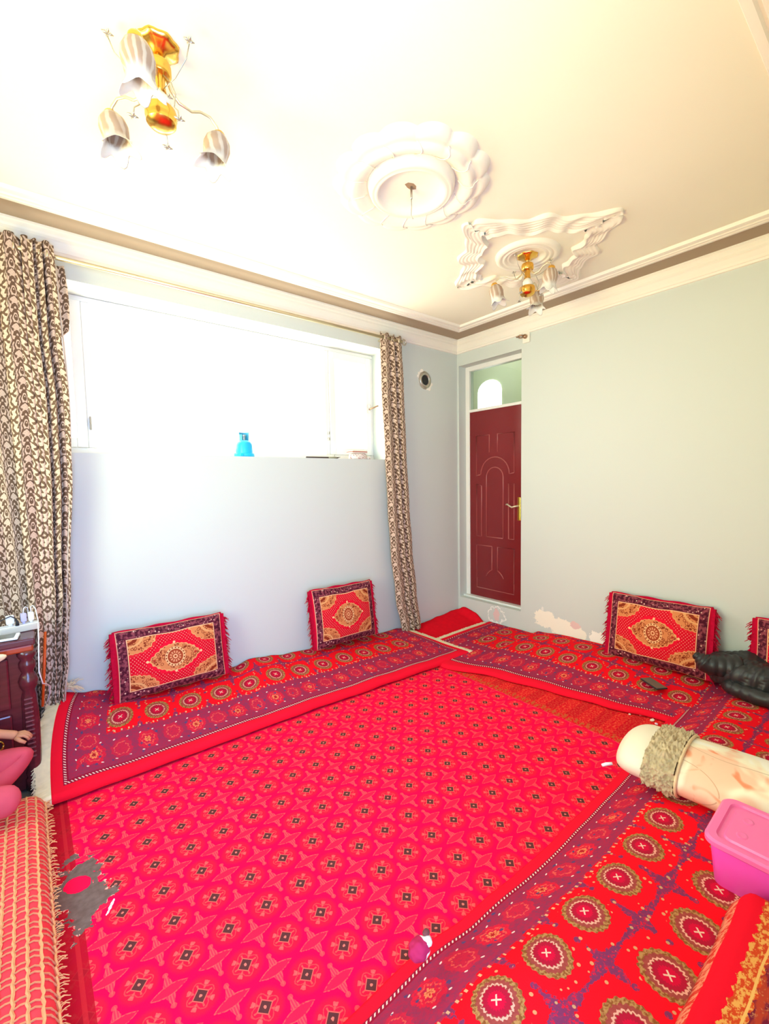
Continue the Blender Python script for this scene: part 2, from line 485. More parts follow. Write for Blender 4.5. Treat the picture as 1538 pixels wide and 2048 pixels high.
def bx(bm, x0, x1, y0, y1, z0, z1, mi=0, mat4=None):
    vs = [bm.verts.new((x, y, z)) for z in (z0, z1) for y in (y0, y1) for x in (x0, x1)]
    if mat4 is not None:
        for v in vs: v.co = mat4 @ v.co
    for f in ((0, 2, 3, 1), (4, 5, 7, 6), (0, 1, 5, 4), (2, 6, 7, 3), (0, 4, 6, 2), (1, 3, 7, 5)):
        fc = bm.faces.new([vs[i] for i in f]); fc.material_index = mi
    return vs


def tube(bm, pts, r, n=8, caps=True):
    pts = [Vector(p) for p in pts]; rings = []
    up = Vector((0, 0, 1)); prev = None
    for i, p in enumerate(pts):
        t = (pts[min(i + 1, len(pts) - 1)] - pts[max(i - 1, 0)]).normalized()
        if prev is None:
            a = t.cross(up)
            if a.length < 1e-3: a = t.cross(Vector((1, 0, 0)))
        else:
            a = prev - t * prev.dot(t)
        a.normalize(); prev = a; b = t.cross(a)
        rr = r[i] if isinstance(r, (list, tuple)) else r
        rings.append([bm.verts.new(p + (a * cos(2 * pi * k / n) + b * sin(2 * pi * k / n)) * rr) for k in range(n)])
    for i in range(len(rings) - 1):
        for k in range(n):
            bm.faces.new([rings[i][k], rings[i][(k + 1) % n], rings[i + 1][(k + 1) % n], rings[i + 1][k]])
    if caps:
        bm.faces.new(rings[0][::-1]); bm.faces.new(rings[-1])


def lathe(bm, prof, n=32, c=(0, 0, 0), mod=None, mat4=None):
    rings = []
    for j, (r, z) in enumerate(prof):
        ring = []
        for k in range(n):
            th = 2 * pi * k / n
            rr, zz = (r, z) if mod is None else mod(r, z, th, j)
            v = Vector((rr * cos(th), rr * sin(th), zz))
            if mat4 is not None: v = mat4 @ v
            ring.append(bm.verts.new(v + Vector(c)))
        rings.append(ring)
    for j in range(len(rings) - 1):
        for k in range(n):
            try: bm.faces.new([rings[j][k], rings[j][(k + 1) % n], rings[j + 1][(k + 1) % n], rings[j + 1][k]])
            except ValueError: pass
    return rings


def sheet(name, fn, nu, nv, th, mat, parent=None, uvf=None, mi=None):
    """closed slab whose upper side follows fn(s,t), thickness th straight along the normal"""
    P = [[Vector(fn(i / nu, j / nv)) for j in range(nv + 1)] for i in range(nu + 1)]
    N = [[None] * (nv + 1) for _ in range(nu + 1)]
    for i in range(nu + 1):
        for j in range(nv + 1):
            a = P[min(i + 1, nu)][j] - P[max(i - 1, 0)][j]; b = P[i][min(j + 1, nv)] - P[i][max(j - 1, 0)]
            n = a.cross(b); N[i][j] = n.normalized() if n.length > 1e-9 else Vector((0, 0, 1))
    bm = bmesh.new(); uvl = bm.loops.layers.uv.new('UVMap')
    T = [[bm.verts.new(P[i][j]) for j in range(nv + 1)] for i in range(nu + 1)]
    Bt = [[bm.verts.new(P[i][j] - N[i][j] * th) for j in range(nv + 1)] for i in range(nu + 1)]
    uvf = uvf or (lambda s, t: (s, t)); U = {}
    for i in range(nu + 1):
        for j in range(nv + 1):
            U[T[i][j]] = U[Bt[i][j]] = uvf(i / nu, j / nv)
    def q(vs):
        f = bm.faces.new(vs)
        for l in f.loops: l[uvl].uv = U[l.vert]
        f.smooth = True
    for i in range(nu):
        for j in range(nv):
            q([T[i][j], T[i + 1][j], T[i + 1][j + 1], T[i][j + 1]]); q([Bt[i][j], Bt[i][j + 1], Bt[i + 1][j + 1], Bt[i + 1][j]])
    for i in range(nu):
        q([T[i][0], Bt[i][0], Bt[i + 1][0], T[i + 1][0]]); q([T[i][nv], T[i + 1][nv], Bt[i + 1][nv], Bt[i][nv]])
    for j in range(nv):
        q([T[0][j], T[0][j + 1], Bt[0][j + 1], Bt[0][j]]); q([T[nu][j], Bt[nu][j], Bt[nu][j + 1], T[nu][j + 1]])
    me = bpy.data.meshes.new(name); bm.to_mesh(me); bm.free()
    return link(name, me, mat, parent)


def lerp(a, b, t): return a + (b - a) * t
def interp(tab, x):
    if x <= tab[0][0]: return tab[0][1]
    for (x0, y0), (x1, y1) in zip(tab, tab[1:]):
        if x <= x1:
            t = (x - x0) / (x1 - x0); t = t * t * (3 - 2 * t); return y0 + (y1 - y0) * t
    return tab[-1][1]
def sm(t): t = max(0, min(1, t)); return t * t * (3 - 2 * t)
def nz(x, y=0, z=0): return mnoise.noise(Vector((x, y, z)))


# ------------------------------------------------------------------ room shell
XC, YD, ZT = -4.35, -2.946, 2.757
WX0, WX1, WZ0, WZ1 = -3.40, -0.895, 1.590, 2.527   # window in the far wall


def wall_quads(bm, axis, p0, p1, us, zs, holes):
    """solid wall between planes p0,p1 along an axis, cells (u,z) kept unless in holes"""
    for i in range(len(us) - 1):
        for j in range(len(zs) - 1):
            if (i, j) in holes: continue
            if axis == 'y': bx(bm, us[i], us[i + 1], min(p0, p1), max(p0, p1), zs[j], zs[j + 1])
            else: bx(bm, min(p0, p1), max(p0, p1), us[i], us[i + 1], zs[j], zs[j + 1])
    bmesh.ops.remove_doubles(bm, verts=bm.verts, dist=1e-5)
    seen = {}
    for f in list(bm.faces):
        k = tuple(sorted(v.index for v in f.verts)) if False else frozenset(f.verts)
        seen.setdefault(k, []).append(f)
    dead = [f for fs in seen.values() if len(fs) > 1 for f in fs]
    bmesh.ops.delete(bm, geom=dead, context='FACES')


bm = bmesh.new(); wall_quads(bm, 'y', 0.0, 0.30, [XC - 0.25, WX0, WX1, 0.25], [0, WZ0, WZ1, 2.95], {(1, 1)})
struct(fin('wall_back', bm, m_wallA), 'pale mint window wall')
bm = bmesh.new(); wall_quads(bm, 'x', 0.0, 0.22, [YD - 0.25, -0.735, -0.022, 0.0], [0, 0.215, 2.518, 2.95], {(1, 1)})
struct(fin('wall_right', bm, m_wallB), 'pale mint wall with peeling plaster')
bm = bmesh.new(); wall_quads(bm, 'x', XC, XC - 0.25, [YD - 0.25, -2.4, -0.75, 0.0], [0, 0.85, 2.35, 2.95], {(1, 1)})
struct(fin('wall_left', bm, m_wallA))
bm = bmesh.new(); wall_quads(bm, 'y', YD, YD - 0.25, [XC, -4.15, -2.75, 0.0], [0, 2.15, 2.95], {(1, 0)})
struct(fin('wall_front', bm, m_wallA))
bm = bmesh.new(); bx(bm, XC - 0.25, 2.1, YD - 1.0, 1.8, -0.12, -0.012); struct(fin('floor', bm, m_conc))
bm = bmesh.new(); bx(bm, XC - 0.25, 0.25, YD - 0.25, 0.30, ZT, 2.95); struct(fin('ceiling', bm, m_ceil))


def ring_sweep(bm, rect, prof):
    """prof: list of (inset, z) closed profile, swept round a rectangle with mitred corners"""
    x0, x1, y0, y1 = rect; loops = []
    for ins, z in prof:
        loops.append([bm.verts.new(p) for p in ((x0 + ins, y0 + ins, z), (x1 - ins, y0 + ins, z), (x1 - ins, y1 - ins, z), (x0 + ins, y1 - ins, z))])
    n = len(prof)
    for a in range(n):
        b = (a + 1) % n
        for k in range(4):
            bm.faces.new([loops[a][k], loops[a][(k + 1) % 4], loops[b][(k + 1) % 4], loops[b][k]])


ROOM = (XC, 0.0, YD, 0.0)
bm = bmesh.new()
ring_sweep(bm, ROOM, [(0, ZT), (0, 2.634), (0.012, 2.636), (0.016, 2.648), (0.022, 2.652), (0.026, 2.668), (0.040, 2.694), (0.046, 2.700), (0.047, 2.712), (0.053, 2.722), (0.055, 2.738), (0.062, 2.743), (0.062, ZT)])
struct(fin('trim_1', bm, m_white, smooth=False), 'white plaster cornice')
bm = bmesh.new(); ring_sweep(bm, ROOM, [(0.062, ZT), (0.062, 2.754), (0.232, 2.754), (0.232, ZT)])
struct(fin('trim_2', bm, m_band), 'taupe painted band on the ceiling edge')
bm = bmesh.new()
prof = [(0.232, ZT)]
for k in range(1, 18):
    t = k / 18; zz = 2.741 - 0.006 * sin(t * pi) + (0.010 if 0.30 < t < 0.42 or 0.60 < t < 0.72 else 0.0)
    prof.append((0.232 + t * 0.114, zz))
prof.append((0.346, ZT))
ring_sweep(bm, ROOM, prof); struct(fin('trim_3', bm, m_white), 'white ridged ceiling moulding')

# window in the far wall: outer frame, two narrow casements and a wide middle light
FY0, FY1 = 0.214, 0.264
bm = bmesh.new()
bx(bm, WX0, WX1, FY0, FY1, WZ0, WZ0 + 0.045); bx(bm, WX0, WX1, FY0, FY1, WZ1 - 0.03, WZ1)
for q0, q1 in ((WX1 - 0.03, WX1), (WX0, WX0 + 0.05), (-3.075, -3.03), (-1.40, -1.36)): bx(bm, q0, q1, FY0 + 0.001, FY1 - 0.001, WZ0 + 0.045, WZ1 - 0.03)
win = struct(fin('window_1', bm, m_frame, bevel=0.004), 'wide white window in the far wall')
for a, b in ((-1.36, -0.925), (-3.35, -3.075)):
    bm = bmesh.new(); z0, z1 = WZ0 + 0.045, WZ1 - 0.03
    a += 0.002; b -= 0.002; z0 += 0.002; z1 -= 0.002
    bx(bm, a + 0.05, b - 0.055, FY0 - 0.011, FY1 - 0.016, z0, z0 + 0.055); bx(bm, a + 0.05, b - 0.055, FY0 - 0.011, FY1 - 0.016, z1 - 0.06, z1)
    bx(bm, a, a + 0.05, FY0 - 0.012, FY1 - 0.015, z0, z1); bx(bm, b - 0.055, b, FY0 - 0.012, FY1 - 0.015, z0, z1)
    sash = fin('window_sash', bm, m_frame, win, bevel=0.003)
    bm = bmesh.new(); bx(bm, a + 0.05, b - 0.055, 0.236, 0.240, z0 + 0.055, z1 - 0.06); fin('window_pane', bm, m_pane, sash)
bm = bmesh.new(); bx(bm, -3.03, -1.40, 0.236, 0.240, WZ0 + 0.045, WZ1 - 0.03); fin('window_pane', bm, m_pane, win)
# espagnolette handle on the right casement
bm = bmesh.new(); lathe(bm, [(0.0, -0.012), (0.016, -0.012), (0.020, -0.004), (0.020, 0)], 14, mat4=Matrix.Translation((-0.952, 0.200, 2.075)) @ Matrix.Rotation(pi / 2, 4, 'X'))
lathe(bm, [(0.0, -0.010), (0.014, -0.010), (0.018, -0.003), (0.018, 0)], 14, mat4=Matrix.Translation((-0.952, 0.200, 2.030)) @ Matrix.Rotation(pi / 2, 4, 'X'))
tube(bm, [(-0.952, 0.196, 2.045), (-0.945, 0.170, 2.052), (-0.925, 0.150, 2.062), (-0.900, 0.140, 2.075), (-0.880, 0.138, 2.070)], [0.007, 0.007, 0.006, 0.006, 0.005])
fin('window_handle', bm, m_bronze, win, smooth=True)
for zz in (1.80, 1.76):
    bm = bmesh.new(); bx(bm, -3.066, -3.056, 0.196, 0.214, zz - 0.014, zz + 0.016); tube(bm, [(-3.061, 0.198, zz - 0.018), (-3.061, 0.198, zz + 0.02)], 0.005); fin('window_hinge', bm, m_steel, win)
for zz in (1.815, 1.765):
    bm = bmesh.new(); bx(bm, -1.383, -1.374, 0.196, 0.214, zz - 0.01, zz + 0.01); fin('window_hinge', bm, m_steel, win)
# window in the left wall (out of the picture) frame
bm = bmesh.new()
for y0, y1, z0, z1 in ((-2.4, -0.75, 0.85, 0.90), (-2.4, -0.75, 2.30, 2.35), (-2.4, -2.35, 0.85, 2.35), (-0.80, -0.75, 0.85, 2.35), (-1.60, -1.55, 0.85, 2.35)):
    bx(bm, XC - 0.18, XC - 0.13, y0, y1, z0, z1)
struct(fin('window_2', bm, m_frame))

# door niche: frame, leaf, transom
bm = bmesh.new()
X0, X1 = 0.10, 0.16
bx(bm, X0, X1, -0.070, -0.022, 0.215, 2.518); bx(bm, X0, X1, -0.735, -0.668, 0.215, 2.518)
bx(bm, X0, X1, -0.668, -0.070, 2.474, 2.518); bx(bm, X0, X1, -0.668, -0.070, 2.069, 2.095)
bx(bm, X0 - 0.045, X1, -0.735, -0.022, 0.215, 0.232)
door = struct(fin('door_1', bm, m_frame, bevel=0.003), 'white framed door niche')
bm = bmesh.new(); bx(bm, 0.108, 0.150, -0.668, -0.070, 0.232, 2.069)
leaf = fin('door_leaf', bm, m_door, door, bevel=0.003); leaf['label'] = 'maroon panelled door leaf'
bm = bmesh.new()


def ridge(pts, r=0.0055): tube(bm, [(0.107, y, z) for y, z in pts], r, 8)


def arc(cy, cz, r, a0, a1, n=14): return [(cy + r * cos(math.radians(lerp(a0, a1, k / n))), cz + r * sin(math.radians(lerp(a0, a1, k / n)))) for k in range(n + 1)]


# pictures run left to right with y falling: L = hinge side
yl, yr = -0.155, -0.590; yc = -0.3725
ridge([(yl, 1.44), (yl, 1.83), (-0.31, 1.83), (-0.31, 1.66)]); ridge([(-0.405, 1.66), (-0.405, 1.83), (yr, 1.83), (yr, 1.46)])
ridge([(yl, 1.44)] + [(-0.20, 1.45)]); ridge([(yr, 1.46), (-0.545, 1.45)])
ridge(arc(yc, 1.45, 0.165, 0, 180)); ridge([(-0.275, 0.84), (-0.275, 1.42)] + arc(yc, 1.42, 0.0975, 0, 180)[1:] + [(-0.470, 0.84)])
ridge([(-0.275, 0.84), (-0.47, 0.84)])
ridge([(yl, 0.84), (yl, 1.36), (-0.215, 1.34), (-0.215, 0.84), (yl, 0.84)]); ridge([(yr, 0.84), (yr, 1.36), (-0.53, 1.36), (-0.53, 0.84), (yr, 0.84)])
ridge([(yl, 0.42), (yl, 0.75), (-0.275, 0.75), (-0.34, 0.75)]); ridge([(-0.405, 0.52), (-0.405, 0.75), (yr, 0.75), (yr, 0.42)])
ridge([(-0.405, 0.52)] + [(-0.43, 0.505), (-0.455, 0.48), (-0.475, 0.45)]); ridge([(-0.34, 0.75), (-0.34, 0.52), (-0.315, 0.505), (-0.29, 0.48), (-0.27, 0.45)])
ridge([(yl, 0.42), (yl, 0.32), (yr, 0.32), (yr, 0.42)], 0.004)
fin('panel_moulding', bm, m_doorhi, leaf, smooth=True)
bm = bmesh.new(); bx(bm, 0.098, 0.108, -0.662, -0.632, 1.02, 1.235); hp = fin('handle_plate', bm, m_gold, leaf, bevel=0.006)
bm = bmesh.new(); tube(bm, [(0.10, -0.647, 1.155), (0.07, -0.645, 1.155), (0.058, -0.630, 1.152), (0.055, -0.60, 1.142), (0.055, -0.575, 1.155), (0.056, -0.55, 1.17), (0.056, -0.535, 1.165)], [0.010, 0.009, 0.009, 0.008, 0.008, 0.008, 0.006], 10); hl = fin('door_handle', bm, m_rod, leaf, smooth=True)
bm = bmesh.new(); bx(bm, 0.125, 0.130, -0.668, -0.070, 2.095, 2.474); fin('transom_pane', bm, m_tpane, door)

# hall behind the transom
bm = bmesh.new()
bx(bm, 1.60, 1.70, -1.2, 1.7, 0, 3.3); bx(bm, 0.22, 1.7, -1.3, -1.2, 0, 3.3); bx(bm, 0.30, 1.7, 1.6, 1.7, 0, 3.3); bx(bm, 0.22, 1.7, -1.3, 1.7, 3.2, 3.3)
bx(bm, 0.22, 0.30, 0.3, 1.7, 0, 3.3); bx(bm, 0.0, 0.30, -1.3, 0.35, 2.95, 3.3)
struct(fin('wall_hall', bm, m_hall), 'green hall behind the transom')
m_glow = bpy.data.materials.new('daylit_hall_window'); m_glow.use_nodes = True
pb = m_glow.node_tree.nodes['Principled BSDF']; pb.inputs['Emission Color'].default_value = (0.95, 1.0, 0.95, 1); pb.inputs['Emission Strength'].default_value = 5.0
bm = bmesh.new(); ys0, ys1, z0 = 0.64, 1.03, 1.9
pts = [(ys0, z0), (ys1, z0), (ys1, 2.60)] + [(0.835 + 0.195 * cos(t * pi / 10), 2.60 + 0.15 * sin(t * pi / 10)) for t in range(1, 10)] + [(ys0, 2.60)]
f1 = [bm.verts.new((1.592, y, z)) for y, z in pts]; bm.faces.new(f1)
r = bmesh.ops.extrude_face_region(bm, geom=bm.faces[:]); bmesh.ops.translate(bm, verts=[v for v in r['geom'] if isinstance(v, bmesh.types.BMVert)], vec=(0.02, 0, 0))
struct(fin('window_3', bm, m_glow), 'bright window in the hall')
area('hall_light', (0.95, 0.2, 3.15), (0.95, 0.2, 0), 1.0, 1.6, 20, (1, 0.98, 0.88))

# ------------------------------------------------------------------ floor carpet
bm = bmesh.new(); bx(bm, -3.398, -0.45, -2.93, -0.02, -0.012, 0.0)
tag(fin('carpet', bm, m_carpet), 'crimson pink carpet with rows of small dark diamond flowers covering the floor', 'carpet')

# ------------------------------------------------------------------ rugs
mA = rug_mat('medallion_rug_window', 2.62); mB = rug_mat('medallion_rug_wall', 2.10); mC = rug_mat('medallion_rug_near', 3.2)

backA = [(-3.30, 0.262), (-3.17, 0.228), (-3.03, 0.190), (-2.75, 0.150), (-2.34, 0.135), (-2.22, 0.160), (-2.08, 0.150), (-1.95, 0.122), (-1.70, 0.112), (-0.95, 0.070), (-0.80, 0.072), (-0.70, 0.055)]


def rugA(s, t):
    # s: left to right, t: room edge to wall
    fx = lerp(-3.385, -0.725, s); fy = lerp(-0.650, -0.765, s) - 0.02 * sin(s * pi) * -1 + 0.008 * nz(s * 9, 3)
    bxx = lerp(-3.285, -0.78, s); by = -0.012
    x = lerp(fx, bxx, t) + 0.03 * sin(t * pi) * (1 - s) * -1; y = lerp(fy, by, t)
    zb = interp(backA, bxx); z0 = 0.045
    z = z0 + (zb - z0) * sm(t * 1.05) + 0.006 * nz(x * 6, y * 6)
    edge = max(0, 1 - t / 0.035); z -= 0.030 * edge ** 2
    endr = max(0, (s - 0.975) / 0.025); z = lerp(z, 0.035, endr * 0.5)
    return (x, y, z)


def uvA(s, t): return (s * 2.62, t * 0.64 + 0.0)


r = sheet('floor_rug', rugA, 150, 44, 0.012, mA, None, uvA)
tag(r, 'long red medallion rug over the thin seat mattress under the window', 'rug', 'medallion rugs on the seat mattresses'); rA = r


def rug_end(parent, edge, out, mat, w=0.05, strand=0.035, n=60, label=None, drop=0.0):
    """cream canvas strip plus hanging threads along an edge function e(t) -> point"""
    P = [Vector(edge(k / n)) for k in range(n + 1)]
    bm = bmesh.new(); o = Vector(out).normalized(); prev = None
    for k in range(n + 1):
        ww = w * (1 + 0.25 * nz(k * 0.23, 5)); dz = drop + 0.006 * nz(k * 0.4)
        a = P[k] + Vector((0, 0, 0.004)) - o * 0.006; b = P[k] + o * ww + Vector((0, 0, dz + 0.004))
        q = [bm.verts.new(v) for v in (a, b, b - Vector((0, 0, 0.005)), a - Vector((0, 0, 0.006)))]
        if prev:
            for i in range(4): bm.faces.new([prev[i], prev[(i + 1) % 4], q[(i + 1) % 4], q[i]])
        else: bm.faces.new(q)
        prev = q
    bm.faces.new(prev[::-1])
    for k in range(n * 3):
        t = (k + random.random()) / (n * 3); p = Vector(edge(t)) + o * w * 0.92 + Vector((0, 0, drop))
        d = (o + Vector((random.uniform(-.5, .5), random.uniform(-.5, .5), random.uniform(-.2, .1)))).normalized() * strand * random.uniform(0.5, 1.1)
        tube(bm, [p, p + d * 0.5 + Vector((0, 0, 0.003)), p + d + Vector((0, 0, -0.004))], 0.0018, 4)
    return fin('fringe', bm, mat, parent, smooth=False)


rug_end(rA, lambda t: rugA(0, min(1, t)), (-1, -0.1, -0.15), m_cream, 0.050, 0.02, 60)
rug_end(rA, lambda t: rugA(1, t * 0.96), (1, -0.05, -0.15), m_cream, 0.030, 0.035, 60)
# tuft where the back corner is pulled up against the wall
bm = bmesh.new()
for k in range(60):
    a = random.uniform(-0.5, 2.4); L = random.uniform(0.03, 0.07); p = Vector((-3.285 + random.uniform(-.02, .03), -0.035 + random.uniform(-.015, .015), 0.285))
    tube(bm, [p, p + Vector((cos(a) * L * .6, -0.01, sin(a) * L * .6 + 0.01)), p + Vector((cos(a) * L, -0.012, sin(a) * L - 0.005))], 0.002, 4)
fin('tassel', bm, m_cream, rA)

backB = [(0.0, 0.045), (0.24, 0.050), (0.28, 0.085), (0.45, 0.115), (0.62, 0.122), (1.0, 0.10)]


def rugB(s, t):
    y = lerp(-0.395, -2.30, s)
    xf = interp([(-2.30, -0.60), (-2.11, -0.64), (-1.79, -0.735), (-1.50, -0.80), (-1.17, -0.885), (-0.77, -1.045), (-0.395, -1.18)], y)
    x = lerp(xf, -0.010, t)
    zb = interp(backB, s); z0 = 0.030
    z = z0 + (zb - z0) * sm(t * 1.15) + 0.005 * nz(x * 6, y * 6, 2)
    z -= 0.02 * max(0, 1 - t / 0.03) ** 2
    return (x, y, z)


def uvB(s, t):
    x, y, z = rugB(s, t); xf = rugB(s, 0)[0]; xr = -0.385
    v = 0.385 * (x - xf) / (xr - xf) if x < xr else 0.385 + (x - xr) * 0.215 / 0.225
    # the far border against the wall: mirror so that plum border appears
    return ((-0.395 - y) * 1.03 - 0.05 + 0.055, min(v, 0.80))


rB = sheet('floor_rug', rugB, 130, 50, 0.010, mB, None, uvB)
tag(rB, 'red medallion rug along the wall right of the door, holding the dark phone', 'rug', 'medallion rugs on the seat mattresses')
rug_end(rB, lambda t: rugB(0, 0.35 + t * 0.60), (0, 1, 0), m_cream, 0.022, 0.020, 50)


def rugC(s, t):
    x = lerp(-3.05, -0.012, s)
    yf = interp([(-3.05, -2.150), (-2.86, -2.155), (-2.60, -2.150), (-2.40, -2.170), (-2.0, -2.190), (-1.47, -2.185), (-0.8, -2.16), (-0.01, -2.14)], x)
    top = interp([(-3.05, 0.165), (-1.2, 0.165), (-0.5, 0.140), (0, 0.115)], x)
    # profile: rises over the mattress edge then runs flat to the wall
    L = t * 0.92; q = min(1.0, L / 0.40)
    yy = yf + 0.030 - 0.305 * q - max(0.0, L - 0.40); z = 0.014 + (top - 0.014) * (0.62 * sm(q) + 0.38 * (1 - (1 - q) ** 1.7))
    z += 0.006 * nz(x * 5, yy * 5, 7) * min(1, L / 0.1)
    x = x if L > .01 else x
    yy += 0.006 * nz(x * 7, 4) * max(0, 1 - L / 0.1)
    return (x, max(yy, -2.93), z)


rC = sheet('floor_rug', rugC, 170, 80, 0.012, mC, None, lambda s, t: (s * 3.038 + 0.03, t * 0.92))
tag(rC, 'red medallion rug on the nearest seat mattress, under the floral bolster', 'rug', 'medallion rugs on the seat mattresses')
bm = bmesh.new(); bx(bm, -3.0, -0.05, -2.91, -2.44, 0.002, 0.085); mt = fin('seat_mattress', bm, m_crimson, bevel=0.03)
mt.parent = rC; mt.name = 'mattress_pad'

# red felt underlay in the corner by the door
bk = [(-0.72, 0.035), (-0.45, 0.055), (-0.30, 0.07), (-0.12, 0.085), (-0.02, 0.088), (0.0, 0.06)]


def felt(s, t):
    x = lerp(-0.80, -0.008, s); y = lerp(-0.42, -0.006 - 0.01 * (0.5 + 0.5 * sin(s * 20)), t)
    zb = interp(bk, x) + 0.006 * nz(x * 14, 2)
    z = 0.012 + (zb - 0.012) * sm(t) ** 1.3
    if s > 0.9: z += 0.06 * (s - 0.9) / 0.1 * sm((t - 0.15) * 3) * (1 - sm((t - 0.80) * 5))
    return (x, y, z)


tag(sheet('felt_underlay', felt, 40, 24, 0.006, m_felt), 'plain bright red felt lying in the corner below the door', 'underlay')

# ------------------------------------------------------------------ cushions
def make_cushion(w=0.60, h=0.40, th=0.12, sag=0.03):
    """origin at the middle of the bottom edge; face towards -y; patterned front, crimson back, fringed ends"""
    root = empty('floor_cushion', (0, 0, 0))
    nu, nv = 44, 30; W, H = w / 2, h / 2

    def side(sgn, mat, name):
        bm = bmesh.new(); uvl = bm.loops.layers.uv.new('UVMap'); G = []
        for i in range(nu + 1):
            row = []
            for j in range(nv + 1):
                a = i / nu * 2 - 1; b = j / nv * 2 - 1
                bulge = (1 - abs(a) ** 2.6) ** 0.6 * (1 - abs(b) ** 2.6) ** 0.6
                pinch = 1 - 0.035 * (1 - a * a) * (abs(b) > 0.5) * ((abs(b) - .5) * 2)
                x = a * W * (1 - 0.02 * (1 - b * b)); z = H + b * H * pinch + 0.008 * nz(a * 3, b * 2, th * 10)
                row.append((bm.verts.new((x, sgn * (0.012 + bulge * th / 2), z)), (a * W, b * H)))
            G.append(row)
        for i in range(nu):
            for j in range(nv):
                q = [G[i][j], G[i + 1][j], G[i + 1][j + 1], G[i][j + 1]]
                f = bm.faces.new([v for v, _ in q]); f.smooth = True
                for l, (_, uv) in zip(f.loops, q): l[uvl].uv = uv
        # rolled edge to the middle seam
        rim = [G[i][0] for i in range(nu + 1)] + [G[nu][j] for j in range(1, nv + 1)] + [G[i][nv] for i in range(nu - 1, -1, -1)] + [G[0][j] for j in range(nv - 1, 0, -1)]
        inner = [bm.verts.new((v.co.x * 1.004, 0, (v.co.z - H) * 1.004 + H)) for v, _ in rim]
        for k in range(len(rim)):
            q = (k + 1) % len(rim)
            f = bm.faces.new([rim[k][0], rim[q][0], inner[q], inner[k]]); f.smooth = True
            us = [rim[k][1], rim[q][1], rim[q][1], rim[k][1]]
            for l, uv in zip(f.loops, us): l[uvl].uv = uv
        return fin(name, bm, mat, root, smooth=True)
    side(-1, m_cush, 'front_panel'); side(1, m_crimson, 'back_panel')
    for sg in (-1, 1):
        bm = bmesh.new(); n = 110
        for k in range(n):
            z = 0.01 + (h - 0.02) * k / (n - 1); p = Vector((sg * (W - 0.006), random.uniform(-.012, .012), z))
            L = random.uniform(0.018, 0.046) * (0.8 + 0.5 * sin(k * 0.35) ** 2)
            e = p + Vector((sg * L, random.uniform(-.012, .012), -random.uniform(0.010, 0.045)))
            tube(bm, [p, p.lerp(e, 0.5) + Vector((sg * 0.004, 0, 0.006)), e], [0.0035, 0.003, 0.0012], 4)
        bx(bm, min(sg * (W - 0.012), sg * (W + 0.014)), max(sg * (W - 0.012), sg * (W + 0.014)), -0.014, 0.014, 0.004, h - 0.004)
        fin('fringe', bm, m_crimson, root)
    bm = bmesh.new(); tube(bm, [(-W * (1 - k / 10), -0.002, h - 0.004 + 0.003 * sin(k)) for k in range(21)], 0.009, 8); fin('piping', bm, m_crimson, root, smooth=True)
    return root


def copy_tree(o, parent=None):
    c = o.copy(); COL.objects.link(c); c.parent = parent
    for ch in list(o.children): copy_tree(ch, c)
    return c


proto = make_cushion(0.62, 0.395, 0.11)
GC = 'fringed medallion cushions'


def place(o, loc, rx, ry, rz, sc=1.0):
    o.rotation_mode = 'XYZ'; o.location = loc
    o.rotation_euler = (rx, ry, rz); o.scale = (sc, 1, 1) if not isinstance(sc, tuple) else sc


R = math.radians
place(proto, (-2.745, -0.150, 0.165), R(-11), R(0.5), R(0), (1.0, 1.0, 1.0))
tag(proto, 'fringed red medallion cushion nearest the dark cabinet under the window', 'cushion', GC)
c2 = copy_tree(proto); place(c2, (-1.485, -0.150, 0.140), R(-9), R(0.5), R(0), (0.92, 1.0, 1.13))
tag(c2, 'fringed red medallion cushion beside the foot of the narrow right curtain', 'cushion', GC)
c3 = copy_tree(proto); place(c3, (-0.150, -1.875, 0.118), R(-10), R(-0.8), R(-90), (1.0, 1.0, 1.14))
tag(c3, 'fringed red medallion cushion against the peeling wall above the dark phone', 'cushion', GC)
c4 = copy_tree(proto); place(c4, (-0.140, -2.70, 0.165), R(-8), R(-1), R(-90), (0.98, 1.0, 1.02))
tag(c4, 'fringed red medallion cushion behind the black jacket', 'cushion', GC)


def quilt_mat():
    s = Sh('gold_bordered_red_textile'); u, v = s.uv(); P = s.vec(u, v)
    n = s.noise(P, 60, 3, 0.7); n2 = s.noise(s.vec(u * 0.5, v * 1.6), 26, 3, 0.6)
    c = s.mix(n2.ss(0.42, 0.60), (0.16, 0.010, 0.035), (0.44, 0.045, 0.020))
    c = s.mix(n.ss(0.56, 0.66) * 0.7, c, (0.62, 0.24, 0.10))
    sp = s.voro(s.vec(u, v * 0.6), 24)
    c = s.mix(sp.lt(0.17), c, (0.80, 0.45, 0.03)); c = s.mix(sp.band(0.17, 0.24), c, (0.12, 0.03, 0.12))
    sc = v + (u * 90).sin().abs() * -0.008 + (n - 0.5) * 0.02
    gold = s.mix(n.ss(0.46, 0.56), (0.60, 0.055, 0.014), (0.76, 0.34, 0.08))
    c = s.mix(sc.lt(0.115), c, gold); c = s.mix((v - 0.112).abs().lt(0.003), c, (0.80, 0.42, 0.12))
    c = s.mix(sc.lt(0.070), c, (0.80, 0.004, 0.020))
    edge = v.lt(0.022); c = s.mix(edge, c, s.mix(n.ss(0.45, 0.55), (0.68, 0.035, 0.022), (0.84, 0.28, 0.16)))
    return s.done(c, 0.85, 0.1, n, 0.3, 0.003)


